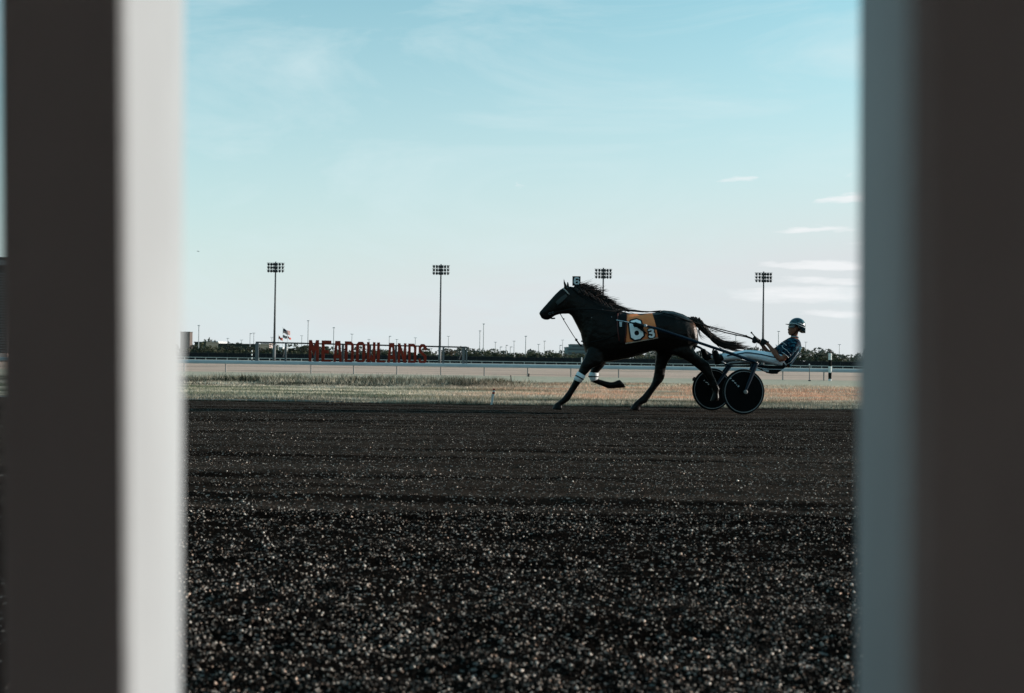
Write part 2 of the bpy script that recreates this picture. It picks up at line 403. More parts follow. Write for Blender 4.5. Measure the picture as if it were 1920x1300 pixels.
# ------------------------------------------------------------------ loose stone on the track (stuff)
n = 330000
yy = 1.0 / np.random.uniform(1 / 13.5, 1 / 1.75, n); yy = np.where(np.random.rand(n) < .30, np.random.uniform(2, 14, n), yy)
xx = np.random.uniform(-1, 1, n) * (yy * .40 + .25)
sz = np.random.gamma(2.6, .00080, n) + .0011
sz = np.minimum(sz, .0085)
d = np.random.rand(n)
lump = vnoise(xx * 3.0, yy * 3.0, 21); row = vnoise(xx * .3, yy * 3.5, 22)
keep = (d < .25 + .85 * lump * (.45 + row)) & ~((yy > 5.6) & (np.random.rand(n) < .35))
xx, yy, sz = xx[keep], yy[keep], sz[keep]; n = len(xx)
zz = track_z(xx, yy) + sz * .35
octa = np.array([(1.1, .1, -.5), (-.6, .95, -.5), (-.6, -.95, -.5), (0, 0, 1.1)], float)
rot = np.random.uniform(0, 2 * np.pi, n); tl = np.random.normal(0, .5, n)
vv = octa[None] * (sz[:, None, None] * np.random.uniform(.6, 1.3, (n, 4, 1))) * np.array([1.15, .9, .8])
vx = vv[..., 0] * np.cos(tl)[:, None] - vv[..., 2] * np.sin(tl)[:, None]; vz = vv[..., 0] * np.sin(tl)[:, None] + vv[..., 2] * np.cos(tl)[:, None]
vy = vv[..., 1]
gx = vx * np.cos(rot)[:, None] - vy * np.sin(rot)[:, None]; gy = vx * np.sin(rot)[:, None] + vy * np.cos(rot)[:, None]
V = np.stack([gx + xx[:, None], gy + yy[:, None], vz + zz[:, None]], -1).reshape(-1, 3)
tri = np.array([(0, 1, 3), (1, 2, 3), (2, 0, 3), (0, 2, 1)])
Fi = (tri[None] + (np.arange(n) * 4)[:, None, None]).reshape(-1, 3)
val = np.where(np.random.rand(n) < .29, np.random.uniform(.05, .78, n) ** 1.3, np.random.uniform(.003, .014, n))
tint = np.stack([val * 1.0, val * .87, val * .77], 1); warm = np.random.rand(n) < .2; tint[warm] *= np.array([1.1, .9, .8])
me = raw_mesh('loose_stone', V, 3, Fi, np.repeat(tint, 4, 0))
def tint_mat(name, rough=1.0, spec=.1, gain=1.0, trans=0.0):
    mt = bpy.data.materials.new(name); mt.use_nodes = True; t = mt.node_tree; b = t.nodes['Principled BSDF']
    b.inputs['Roughness'].default_value = rough; b.inputs['Specular IOR Level'].default_value = spec
    at = N(t, 'ShaderNodeAttribute', attribute_name='tint')
    tc = N(t, 'ShaderNodeTexCoord'); nn = N(t, 'ShaderNodeTexNoise'); nn.inputs['Scale'].default_value = 3; L(t, tc.outputs['Object'], nn.inputs['Vector'])
    v = MATH(t, 'ADD', MATH(t, 'MULTIPLY', nn.outputs[0], .5), .75 * gain)
    c = N(t, 'ShaderNodeCombineColor')
    for i in range(3): L(t, v, c.inputs[i])
    cc = MIX(t, 1.0, at.outputs['Color'], c.outputs[0], 'MULTIPLY')
    L(t, cc, b.inputs['Base Color'])
    if trans:
        tr = N(t, 'ShaderNodeBsdfTranslucent'); L(t, cc, tr.inputs[0]); mx = N(t, 'ShaderNodeMixShader'); mx.inputs[0].default_value = trans
        L(t, b.outputs[0], mx.inputs[1]); L(t, tr.outputs[0], mx.inputs[2]); L(t, mx.outputs[0], t.nodes['Material Output'].inputs[0])
    return mt
tag(link('loose_stone', me, tint_mat('stone_chips', .8, .06)), 'loose pale stone chips strewn over the dark track', 'gravel', kind='stuff')

# ------------------------------------------------------------------ grass blades on the strip beside the track (stuff)
def blades(n, x0, x1, y0, y1, hmin, hmax, wd, dens=None):
    xx = np.random.uniform(x0, x1, n); yy = np.random.uniform(y0, y1, n)
    if dens is not None:
        k = np.random.rand(n) < dens(xx, yy); xx, yy = xx[k], yy[k]
    n = len(xx); hh = np.random.uniform(hmin, hmax, n) * (.55 + .9 * vnoise(xx * 1.6, yy * 2.6, 31))
    zz = ground_z(xx, yy); an = np.random.uniform(0, np.pi, n); lean = np.random.normal(0, .45, (n, 2)) * hh[:, None]
    w2 = wd * np.random.uniform(.6, 1.4, n) / 2
    v0 = np.stack([xx - np.cos(an) * w2, yy - np.sin(an) * w2, zz - .01], 1); v1 = np.stack([xx + np.cos(an) * w2, yy + np.sin(an) * w2, zz - .01], 1)
    v2 = np.stack([xx + lean[:, 0], yy + lean[:, 1], zz + hh], 1)
    return np.stack([v0, v1, v2], 1).reshape(-1, 3), n, xx, yy
def visible(xx, yy): return (np.abs(xx) < yy * .42 + 1.0) * 1.0
parts = [blades(120000, -11, 11, EDGE - .05, 24.5, .02, .055, .011, visible),
         blades(50000, -13, 13, 24.5, 29.8, .03, .07, .016, visible),
         blades(26000, -13.5, .6, 25.6, 29.4, .10, .22, .018, lambda x, y: visible(x, y) * smooth01((.7 - x) / 1.5) * np.clip(vnoise(x * .7, y * 1.2, 33) * 1.8 - .3, 0, 1)),
         blades(16000, -9, 9, EDGE - .12, EDGE + .35, .04, .11, .012, lambda x, y: visible(x, y) * np.clip(vnoise(x * 1.1, y * .5, 34) * 2 - .35, 0, 1))]
V = np.concatenate([p[0] for p in parts]); n = len(V) // 3
me = raw_mesh('grass', V, 3, np.arange(n * 3).reshape(-1, 3))
bmn = bpy.data.materials.new('grass_blades'); bmn.use_nodes = True; t = bmn.node_tree; b = t.nodes['Principled BSDF']
b.inputs['Roughness'].default_value = .8; b.inputs['Specular IOR Level'].default_value = .15
tc = N(t, 'ShaderNodeTexCoord'); gi = N(t, 'ShaderNodeNewGeometry')
gc = grass_colour(t, tc.outputs['Object'])
br = MATH(t, 'ADD', MATH(t, 'MULTIPLY', gi.outputs['Random Per Island'], 1.1), .65)
cc = N(t, 'ShaderNodeCombineColor')
for i in range(3): L(t, br, cc.inputs[i])
gc = MIX(t, 1.0, gc, cc.outputs[0], 'MULTIPLY')
L(t, gc, b.inputs['Base Color'])
tr = N(t, 'ShaderNodeBsdfTranslucent'); L(t, gc, tr.inputs[0]); mx = N(t, 'ShaderNodeMixShader'); mx.inputs[0].default_value = .15
L(t, b.outputs[0], mx.inputs[1]); L(t, tr.outputs[0], mx.inputs[2]); L(t, mx.outputs[0], t.nodes['Material Output'].inputs[0])
tag(link('grass', me, bmn), 'rough grass along the inner edge of the track', 'grass', kind='stuff')

# ------------------------------------------------------------------ materials for things
M_PAINT = mat('picket_paint', (.322, .338, .352), .6, .1, (.275, .288, .300), 9, .05, 90, stretch=(1, 1, .45))
M_BLACKSCREEN = mat('screen_cloth', (.012, .012, .014), .9, .1, (.02, .02, .022), 1.5)
M_WHITE = mat('white_paint', (.62, .62, .60), .6, .3)
M_RAILGREY = mat('rail_cover_plastic', (.30, .33, .35), .55, .3, (.25, .28, .30), .7)
M_STEEL = mat('grey_steel', (.10, .105, .11), .6, .4, bump=.1)
M_DARKSTEEL = mat('dark_steel', (.035, .037, .04), .6, .3)
M_RUST = mat('sign_red', (.19, .024, .013), .8, .1, (.13, .017, .010), 1.2)
M_RUBBER = mat('black_rubber', (.008, .008, .008), .85, .08)
M_DISC = mat('disc_carbon', (.004, .004, .0045), .6, .04)
M_CHROME = mat('chrome', (.55, .56, .58), .25, .5, metal=1.0)
M_BLUE = mat('blue_enamel', (.0022, .013, .026), .4, .22, (.002, .010, .021), 5)
M_LEATHER = mat('black_leather', (.006, .005, .005), .6, .12)
M_LENS = mat('lamp_lens', (.40, .42, .43), .3, .5)

# ------------------------------------------------------------------ picket fence at the camera
fence = tag(empty('picket_fence', (0, .49, 0)), 'out of focus grey painted upright bars of the apron fence close in front', 'fence')
def picket(xc, wd, y0, y1, ln=-.010, lf=-.010, tw=0):
    mb = MB(); z0, z1 = .02, 1.42; c = .0025
    def lean(x, y, z): near = y < (y0 + y1) / 2; return (x + (ln if near else lf) * (z - HC) + (-tw if near and x < xc else (tw * .3 if not near else 0)) - (.0034 if (xc < 0 and x > xc and not near) else 0), y, z)
    k_ = .011 if xc > 0 else c
    pts = [(xc - wd / 2 + k_, y0), (xc + wd / 2 - c, y0), (xc + wd / 2, y0 + c), (xc + wd / 2, y1 - c), (xc + wd / 2 - c, y1), (xc - wd / 2 + c, y1), (xc - wd / 2, y1 - c), (xc - wd / 2, y0 + k_), (xc - wd / 2 + k_ * .29, y0 + k_ * .29)]
    mb.rings([[lean(x, y, z) for x, y in pts] for z in (z0, z1)])
    return mb.build('picket', M_PAINT, fence)
for xc, wd in ((-.2030, .0585), (.2125, .0550), (-.617, .047), (.620, .047), (-1.03, .047), (1.032, .047), (-1.44, .047), (1.444, .047)):
    picket(xc, wd, .450, .538, *((-.026, -.013, 0) if xc < 0 else (-.006, -.005, .0045)))
mb = MB(); mb.box((0, .494, 1.455), (3.4, .12, .06)); mb.build('top_rail', M_PAINT, fence)
mb = MB(); mb.box((0, .565, .13), (3.4, .05, .09)); mb.build('bottom_rail', M_PAINT, fence)

# ------------------------------------------------------------------ unseen stand added behind the camera, its roof sized to shade the fence bars
gs = tag(empty('shade_stand', (0, -14, 0)), 'unseen low covered stand added behind the apron fence to shade its bars', 'building')
M_STANDBOUNCE = mat('stand_bounce', (.58, .43, .39), .8, .1)  # wall and concrete toned pale and warm to bounce light onto the bars
M_CONC = mat('stand_concrete', (.62, .49, .45), .9, .1, bump=.2)
mb = MB(); mb.box((0, -14, 1.9), (80, 6, 3.8)); mb.build('hall', M_STANDBOUNCE, gs)
mb = MB(); mb.box((0, -8.2, 3.0 + .9), (84, 17.2, .18)); mb.build('roof', M_CONC, gs)
mb = MB(); mb.box((0, .30, 3.55), (84, .12, .52)); mb.build('roof_edge', M_CONC, gs)
for k in range(4):
    mb = MB(); mb.box((0, -10.6 + k * .7, 1.3 - k * .34), (80, .7, .30)); mb.build('tier', M_CONC, gs)
for k in range(9):
    mb = MB(); mb.box((-40 + k * 10, -2.2, 1.9), (.3, .3, 3.78)); mb.build('column', M_CONC, gs)

# ------------------------------------------------------------------ turf rail (near), white rail (far), black screen fence
YR = 83.0
rail = tag(empty('turf_rail', (0, YR, GZ)), 'long low turf course rail with grey curved cover and thin posts', 'rail')
mb = MB(); zt = HC - 9.8 * YR / FPX
prof = [(-.26, -.27), (-.28, -.20), (-.22, -.06), (-.10, 0), (.03, .01), (.10, -.03), (.08, -.07), (-.06, -.05), (-.18, -.10), (-.23, -.21), (-.22, -.27)]
mb.rings([[(x, YR + p[0], zt + p[1]) for p in prof] for x in np.linspace(-75, 75, 41)])
mb.build('rail_cover', M_RAILGREY, rail, smooth=False)
pm = None
for px in (182, 262, 345, 423, 583, 663, 744, 826.5, 908, 989.5, 1070.5, 1160, 1238, 1316, 1392, 1468, 1545, 1622, 1700, 1778, 1856):
    x = P(px, 700, YR).x
    if pm is None:
        mb = MB(); mb.tube([(0, 0, -.03), (0, 0, zt - GZ - .22), (0, -.05, zt - GZ - .12), (0, -.12, zt - GZ - .06)], .055, 8); pm = mb.mesh('post')
    o = link('post', pm, mat('rail_post_grey', (.22, .21, .20), .5, .3), rail); o.location = (x, .02, 0)

YF = 300.0
M_RAILW = mat('far_rail_white', (.42, .42, .40), .7, .2)
wr = tag(empty('white_rail', (0, YF, GZ)), 'long white outer rail with short posts in front of the black screen fence', 'rail')
mb = MB(); mb.box((0, YF, GZ + .72), (300, .10, .20)); mb.build('rail_bar', M_RAILW, wr)
mb = MB(); mb.box((0, 0, .34), (.16, .12, .70)); pm = mb.mesh('post')
for k in range(-42, 43):
    o = link('post', pm, M_RAILW, wr); o.location = (k * 3.2 + .6, 0, 0)
scr = tag(empty('screen_fence', (0, 312, GZ)), 'long black screen fence behind the far white rail', 'fence')
ztop = HC + 4.6 * 312 / FPX
mb = MB(); mb.box((0, 312, (ztop + GZ) / 2 - .05), (420, .05, ztop - GZ - .1)); mb.build('screen_cloth', M_BLACKSCREEN, scr)
mb = MB(); mb.box((0, 312, ztop + .02), (420, .12, .07)); mb.build('top_rail', M_DARKSTEEL, scr)
mb = MB(); mb.box((0, -.1, (ztop - GZ) / 2), (.09, .09, ztop - GZ - .04)); pm = mb.mesh('post')
for k in range(-34, 35):
    o = link('post', pm, M_DARKSTEEL, scr); o.location = (k * 6.0 + 1, 0, 0)
# paved outer track between the rails reads as a pale band
mb = MB(); mb.add([(-400, 205, GZ + .03), (400, 205, GZ + .03), (400, 296, GZ + .03), (-400, 296, GZ + .03)], [(0, 1, 2, 3)])
tag(mb.build('outer_track', mat('outer_track_dust', (.34, .31, .27), 1, .05, (.27, .26, .22), .05, stretch=(.2, 1, 1))), kind='structure')

# ------------------------------------------------------------------ red letter sign and the steel frame behind it
LET = {
 'M': (.44, [[(0, 0), (0, 1), (.13, 1), (.22, .70), (.31, 1), (.44, 1), (.44, 0), (.32, 0), (.32, .58), (.22, .28), (.12, .58), (.12, 0)]]),
 'E': (.42, [[(0, 0), (0, 1), (.42, 1), (.42, .85), (.13, .85), (.13, .58), (.31, .56), (.31, .42), (.13, .43), (.13, .15), (.42, .15), (.42, 0)]]),
 'A': (.44, [[(0, 0), (.09, 1), (.35, 1), (.44, 0), (.31, 0), (.285, .22), (.155, .22), (.13, 0)], [(.168, .38), (.272, .38), (.240, .78), (.200, .78)]]),
 'D': (.42, [[(0, 0), (0, 1), (.29, 1), (.42, .87), (.42, .13), (.29, 0)], [(.13, .14), (.13, .86), (.25, .86), (.29, .80), (.29, .20), (.25, .14)]]),
 'O': (.42, [[(.11, 0), (0, .14), (0, .86), (.11, 1), (.31, 1), (.42, .86), (.42, .14), (.31, 0)], [(.17, .14), (.13, .20), (.13, .80), (.17, .86), (.25, .86), (.29, .80), (.29, .20), (.25, .14)]]),
 'W': (.40, [[(0, 0), (0, 1), (.125, 1), (.125, .22), (.20, .46), (.275, .22), (.275, 1), (.40, 1), (.40, 0), (.27, 0), (.20, .16), (.13, 0)]]),
 'L': (.40, [[(0, 0), (0, 1), (.14, 1), (.14, .15), (.40, .15), (.40, 0)]]),
 'N': (.44, [[(0, 0), (0, 1), (.13, 1), (.31, .40), (.31, 1), (.44, 1), (.44, 0), (.31, 0), (.13, .60), (.13, 0)]]),
 'S': (.44, [[(0, .28), (0, .13), (.13, 0), (.31, 0), (.44, .13), (.44, .42), (.14, .68), (.14, .79), (.19, .85), (.25, .85), (.31, .79), (.31, .68), (.44, .68), (.44, .87),
        (.31, 1), (.13, 1), (0, .87), (0, .62), (.30, .36), (.30, .21), (.25, .15), (.19, .15), (.13, .21), (.13, .28)]])}
SA, SB = 228.0, 0.12
def on_line(px, a=SA, b=SB):
    u = (px - 960) / FPX; Yq = a / (1 - b * u); return Vector((u * Yq, Yq, GZ))
ang = math.atan2(SB, 1)
c0 = on_line(690)
sign = tag(empty('letter_sign', c0), 'row of huge dark red block letters reading MEADOWLANDS standing on the infield', 'sign')
spans = [('M', 579, 598), ('E', 603, 621), ('A', 625, 641.5), ('D', 646.5, 663.5), ('O', 667.5, 685), ('W', 688, 704), ('L', 707, 722.3), ('A', 726.5, 742.5),
         ('N', 746, 762), ('D', 765.5, 781), ('S', 785, 800)]
for ch, x0, x1 in spans:
    a = on_line(x0); bb = on_line(x1); wd = (bb - a).length
    wch, loops = LET[ch]; HL = P((x0 + x1) / 2, 637.8 + (x0 - 579) * .0365, a.y).z - GZ - .03
    vs, fs = poly_mesh([[(p[0] / wch * wd, p[1] * HL + .03) for p in lp] for lp in loops], .35)
    cs, sn = math.cos(ang), math.sin(ang)
    mb = MB(); mb.add([(a.x + v.x * cs - v.y * sn, a.y + v.x * sn + v.y * cs, GZ + v.z) for v in vs], fs)
    o = mb.build('letter', M_RUST, sign); o['label'] = 'dark red block letter ' + ch
fr = tag(empty('steel_frame', on_line(690, 231.5)), 'long grey steel frame with thin top beam and posts behind the red letters', 'frame')
ZT = 3.72
mb = MB(); a = on_line(479.5, 231.5); bb = on_line(876, 231.5)
za = P(479.5, 642, a.y).z; zb = P(876, 651.5, bb.y).z
mb.tube([(a.x, a.y, za), (bb.x, bb.y, zb)], .17, 6); mb.build('top_beam', M_DARKSTEEL, fr)
def beam_z(p): return za + (zb - za) * (p.x - a.x) / (bb.x - a.x)
for px, wd in ((482, .75), (536, .42), (591, .50), (643, .52), (694, .5), (742.5, .5), (831.5, .45), (869, .6), (875, .32)):
    p = on_line(px, 231.5); mb = MB(); h_ = beam_z(p) - .12 - GZ; mb.box((p.x, p.y, GZ + h_ / 2), (wd, .35, h_), ang); mb.build('post', M_STEEL, fr)
for px, dxp in ((536, -5), (868, -7)):
    p = on_line(px, 233); q = on_line(px + dxp, 233); mb = MB()
    mb.tube([(p.x, p.y, beam_z(p) - .2), (q.x, q.y, GZ + 1.2)], .14, 6); mb.build('brace', M_DARKSTEEL, fr)

# ------------------------------------------------------------------ floodlight masts
YM = 290.0
mast = None
mastlab = ['tall floodlight mast farthest left, by the flags', 'tall floodlight mast just right of the red letter sign', 'tall floodlight mast rising behind the horse\'s neck and mane',
           'tall floodlight mast farthest right, above the driver\'s hands']
def make_mast(h):
    root = empty('floodlight_mast', (0, 0, 0))
    mb = MB(); mb.tube([(0, 0, 0), (0, 0, h * .45), (0, 0, h)], [.36, .27, .19], 10); mb.build('pole', M_DARKSTEEL, root, smooth=True)
    mb = MB(); mb.tube([(0, 0, 0), (0, 0, 1.5), (0, 0, 4.6), (0, 0, 4.7)], [.42, .42, .42, .3], 10); mb.build('sleeve', M_STEEL, root, smooth=True)
    f = MB(); f.tube([(0, .22, 0), (0, .1, 0), (0, -.12, -.03), (0, -.34, -.08)], [.10, .20, .30, .42], 10); f.tube([(0, .05, .1), (0, .08, .36)], .06, 6)
    fm = f.mesh('floodlight', smooth=True)
    for r_ in range(3):
        z = h - .7 - r_ * .98
        mb = MB(); mb.box((0, .1, z + .35), (5.2, .10, .10)); mb.build('crossarm', M_DARKSTEEL, root)
        for k in range(6):
            o = link('floodlight', fm, M_DARKSTEEL, root); o.location = (-2.25 + k * .9, .02, z - .05); o.rotation_euler = (0, 0, (k - 2.5) * -.35)
    return root
for i, (px, py) in enumerate(((517, 491), (827, 495.5), (1131.5, 502.5), (1432, 509.5))):
    top = P(px, py, YM); h = top.z - GZ
    mast = make_mast(h); mast.location = (top.x, YM, GZ)
    tag(mast, mastlab[i], 'light mast', 'floodlight masts along the far side')

# ------------------------------------------------------------------ thin parking lamps beyond the fence
lamps = [(373, 611, 0), (427, 635, 1), (453, 638, 1), (469, 626, 2), (476, 625, 1), (510, 633, 1), (566, 630, 1), (578, 602, 0), (626, 615, 0), (660, 627, 1), (692, 637, 1),
         (730, 631, 2), (744, 637, 1), (779, 634, 1), (809, 654, 1), (841, 631, 1), (900, 621, 0), (907, 608, 0), (929, 642, 1), (938, 651, 2), (949, 648, 2), (957, 651, 2), (964, 640, 1),
         (986, 631, 0), (1010, 646, 1), (1021, 640, 1), (1050, 648, 2), (1055, 638, 1), (1380, 630, 0), (1460, 622, 0), (1511, 642, 1), (1574, 646.5, 1)]
M_LAMP = mat('lamp_pole', (.30, .31, .32), .5, .4)
for i, (px, py, kd) in enumerate(lamps):
    Yq = (330, 520, 430)[kd] + (i * 37 % 40)
    top = P(px, py, Yq); h = top.z - GZ
    root = empty('parking_lamp', (top.x, Yq, GZ))
    mb = MB(); mb.tube([(top.x, Yq, GZ), (top.x, Yq, top.z)], [.16 + Yq * .0001, .10 + Yq * .0001], 6); mb.build('pole', M_LAMP, root)
    sc = Yq / FPX
    mb = MB()
    if kd == 2: mb.box((top.x + 1.6 * sc, Yq, top.z + .05), (4.4 * sc, .5, .25))
    else:
        mb.box((top.x, Yq, top.z + .05), ((5.5 if kd else 4.5) * sc, .5, .20))
    mb.build('lamp_head', M_LAMP, root)
    tag(root, '%s thin parking lamp from the left, above the trees beyond the screen fence' % ORD[i], 'lamp post', 'parking lamps beyond the fence')

# ------------------------------------------------------------------ trees
M_BARK = mat('bark', (.09, .075, .06), .9, .1, bump=.4, bscale=10)
M_LEAF = tint_mat('leaves', .8, .2, 1.0, .25)
def leaf_cloud(centres, n, size, cols):
    cs = np.array(centres, float); k = np.random.choice(len(cs), n, p=cs[:, 3] ** 2 / (cs[:, 3] ** 2).sum())
    d = np.random.normal(0, 1, (n, 3)); d /= np.linalg.norm(d, axis=1)[:, None]
    rr = np.random.uniform(.55, 1.05, n) ** .6
    c = cs[k, :3] + d * (cs[k, 3] * rr)[:, None] * np.array([1, 1, .8])
    a = np.random.normal(0, 1, (n, 3)); a /= np.linalg.norm(a, axis=1)[:, None]
    b2 = np.cross(a, np.random.normal(0, 1, (n, 3))); b2 /= np.linalg.norm(b2, axis=1)[:, None]
    s = size * np.random.uniform(.5, 1.3, n)[:, None]
    V = np.stack([c - a * s, c + b2 * s * .8, c + a * s, c - b2 * s * .7], 1).reshape(-1, 3)
    cl = np.array(cols)[np.random.randint(0, len(cols), n)] * np.random.uniform(.75, 1.25, (n, 1))
    return V, np.arange(n * 4).reshape(-1, 4), np.repeat(cl, 4, 0)
def tree_meshes(seed, h, spread, cols, dens=1.0):
    random.seed(seed); np.random.seed(seed)
    mb = MB(); th = h * random.uniform(.22, .35)
    mb.tube([(0, 0, -.1), (.05, 0, th), (.12, .05, h * .62), (.1, .1, h * .86)], [h * .028, h * .022, h * .013, h * .004], 7)
    cents = []
    for k in range(11):
        a = k * 2.4 + random.random(); rr = spread * random.uniform(.25, .75); z = h * random.uniform(.38, .86); rr *= (1.15 - .55 * z / h)
        e = (rr * math.cos(a), rr * math.sin(a), z); cents.append((*e, h * random.uniform(.10, .19)))
        mb.tube([(.08, .03, max(th, z * .62)), (e[0] * .55, e[1] * .55, z * .9), e], [h * .011, h * .007, h * .003], 5)
    cents.append((.1, 0, h * .9, h * .10))
    V, Fi, cl = leaf_cloud(cents, int(520 * dens), h * .045, cols)
    return mb.mesh('trunk', smooth=True), raw_mesh('crown', V, 4, Fi, cl)
DK = [(.042, .046, .032), (.055, .058, .036), (.034, .038, .028)]; OL = [(.070, .070, .040), (.090, .085, .05), (.055, .06, .034)]
BR = [(.085, .062, .042), (.06, .05, .034), (.10, .08, .06)]; PL = [(.13, .13, .105), (.10, .105, .08), (.15, .15, .12)]
kinds = []
for s_, (nm, cols, sp) in enumerate((('dark', DK, 3.4), ('dark', DK, 2.7), ('olive', OL, 3.4), ('olive', OL, 4.0), ('russet', BR, 3.0), ('pale', PL, 3.8), ('pale', PL, 3.2))):
    kinds.append((nm, tree_meshes(40 + s_, 8.0, sp, cols)))
random.seed(5); np.random.seed(5)
# (px centre, py top, kind index)
tl = [(366, 645, 0), (379, 641, 2), (392, 647, 3), (404, 648, 2), (417, 648, 3), (429, 646, 0), (441, 650, 1), (452, 649, 0), (464, 648, 0), (475, 650, 1), (487, 650, 4), (499, 651, 2), (505, 652, 1), (533, 655, 4), (545, 652, 1),
      (555, 650, 0), (566, 648, 0), (574, 646, 1), (590, 652, 0), (609, 648, 1), (617, 654, 2), (690, 660, 0), (704, 657, 1), (718, 654, 0), (724, 655, 2), (752, 657, 0), (774, 660, 1), (790, 663, 0), (812, 662, 2), (836, 652, 0), (846, 655, 4),
      (868, 662, 2), (884, 658, 2), (896, 662, 4), (914, 656, 3), (926, 660, 0), (938, 662, 4), (950, 664, 3), (962, 664, 2), (975, 662, 4), (988, 663, 2), (1000, 657, 5), (1012, 664, 3), (1024, 661, 2), (1036, 664, 6), (1048, 662, 3), (1075, 660, 2), (1088, 662, 3),
      (1215, 660, 5), (1229, 655, 6), (1470, 655, 5), (1487, 660, 6), (1503, 650, 3), (1518, 657, 5), (1530, 662, 0), (1543, 663, 1), (1566, 662, 3), (1580, 664, 6), (1596, 664, 5), (1612, 661, 3)]
cnt = {}
for px, py, k in tl:
    nm, (tm, cm) = kinds[k]; Yq = random.uniform(322, 345)
    top = P(px, py, Yq); h = (top.z - GZ) * 1.0; s_ = h / 8.0
    root = empty('tree', (top.x, Yq, GZ), random.uniform(0, 6.28)); wx = max(1.0, min(1.35, 8.6 / h)); root.scale = (s_ * wx, s_ * wx, s_)
    link('trunk', tm, M_BARK, root); link('crown', cm, M_LEAF, root)
    i = cnt.get(nm, 0); cnt[nm] = i + 1
    word = {'dark': 'dark green', 'olive': 'olive green', 'russet': 'brownish', 'pale': 'pale grey-green'}[nm]
    tag(root, '%s %s tree from the left just behind the black screen fence' % (ORD[i], word), 'tree', 'trees behind the screen fence')
# far wood: one mass along the horizon
np.random.seed(9)
cents = []
for x in np.arange(-420, 421, 6.0):
    Yq = 640 + np.random.uniform(-60, 120); px = 960 + x / Yq * FPX
    rise = 9.5 if px < 620 else (6.0 if px < 860 else (7.0 if px < 1400 else 11.5))
    cents.append((x, Yq, GZ + rise * np.random.uniform(.45, .85), np.random.uniform(3.2, 5.2))); cents.append((x + 3, Yq, GZ + 2.5, 4.0))
V, Fi, cl = leaf_cloud(cents, 26000, .85, [(.075, .08, .065), (.055, .06, .05), (.10, .10, .085)])
tag(link('distant_woodland', raw_mesh('distant_woodland', V, 4, Fi, cl), M_LEAF), 'far low belt of trees along the horizon', 'woodland', kind='stuff')
# shrubs right behind the screen fence
cents = []
for x in np.arange(-115, 130, 2.2):
    cents.append((x, 318 + np.random.uniform(-1, 3), GZ + np.random.uniform(1.2, 3.0), np.random.uniform(.8, 1.6)))
V, Fi, cl = leaf_cloud(cents, 9000, .42, DK + OL)
tag(link('hedge_growth', raw_mesh('hedge_growth', V, 4, Fi, cl), M_LEAF), 'scrubby low growth running behind the black screen fence', 'shrubs', kind='stuff')

# ------------------------------------------------------------------ far buildings, tower, flags, vans
def building(name, px0, px1, pytop, Yq, depth, cm, label, floors, cols, wm, cat='building', roofm=None):
    a = P(px0, pytop, Yq); b2 = P(px1, pytop, Yq); h = (a.z + b2.z) / 2 - GZ; wd = b2.x - a.x; cx = (a.x + b2.x) / 2
    root = empty(name, (cx, Yq + depth / 2, GZ))
    mb = MB(); mb.box((cx, Yq + depth / 2, GZ + h / 2), (wd, depth, h)); mb.build('wall', cm, root)
    mb = MB(); mb.box((cx, Yq + depth / 2, GZ + h + .25), (wd + .6, depth + .6, .5)); mb.build('roof', roofm or cm, root)
    gmesh = None
    for f in range(floors):
        for c in range(cols):
            ww = wd / cols * .82; hh = h / floors * .42
            if gmesh is None: g_ = MB(); g_.box((0, 0, 0), (ww, .2, hh)); gmesh = g_.mesh('window')
            o = link('window', gmesh, wm, root); o.location = (-wd / 2 + wd / cols * (c + .5), -depth / 2 - .05, h / floors * (f + .55))
    return tag(root, label, cat)
M_WIN = mat('far_window', (.05, .07, .08), .3, .5)
building('office_building', 1062, 1100, 652.5, 640, 25, mat('office_wall', (.17, .20, .20), .8, .2), 'grey green office block with ribbon windows in front of the horse\'s chest', 4, 1, M_WIN)
ob = building('office_building', 1070, 1104, 647, 668, 25, MATS['office_wall'], 'set back upper storeys of the grey green office block by the horse\'s chest', 5, 1, M_WIN)
building('warehouse', 388, 408, 641.5, 600, 20, mat('white_cladding', (.55, .55, .55), .7, .2), 'white flat building showing between dark trees, left of the steel frame', 2, 3, M_WIN)
building('apartment_building', 489, 505, 645, 900, 20, mat('pink_render', (.55, .42, .38), .8, .2), 'pale pinkish distant building seen through the steel frame', 5, 3, M_WIN)
building('apartment_building', 517, 530, 652, 900, 20, MATS['white_cladding'], 'pale distant block low between the frame posts under the flags', 3, 3, M_WIN)
building('low_shed', 365, 386, 643, 480, 20, mat('shed_green', (.035, .042, .034), .8, .2), 'low dark green shed roof left of the white building', 1, 2, M_WIN)
building('low_shed', 408, 486, 646.5, 520, 20, MATS['shed_green'], 'long dark green shed behind the trees right of the white building', 1, 6, M_WIN)
# brown box tower at the left
a = P(338, 623, 350); b2 = P(356, 623, 350)
tw = tag(empty('tower', ((a.x + b2.x) / 2, 351.5, GZ)), 'brown square tower standing beyond the rail at the far left', 'tower')
M_BRN = mat('tower_cladding', (.115, .088, .078), .85, .2, (.10, .078, .07), 3)
hz = (a.z + b2.z) / 2 - GZ; cx = (a.x + b2.x) / 2
mb = MB(); mb.box((cx, 351.5, GZ + hz / 2), (b2.x - a.x, 3, hz)); mb.build('shaft', M_BRN, tw)
mb = MB(); mb.box((cx, 351.5, GZ + hz + .08), (b2.x - a.x + .2, 3.2, .16)); mb.build('cap', M_DARKSTEEL, tw)
for k in range(4):
    mb = MB(); mb.box((cx, 349.98, GZ + hz * (.2 + k * .2)), (b2.x - a.x - .1, .06, .05)); mb.build('seam', M_DARKSTEEL, tw)
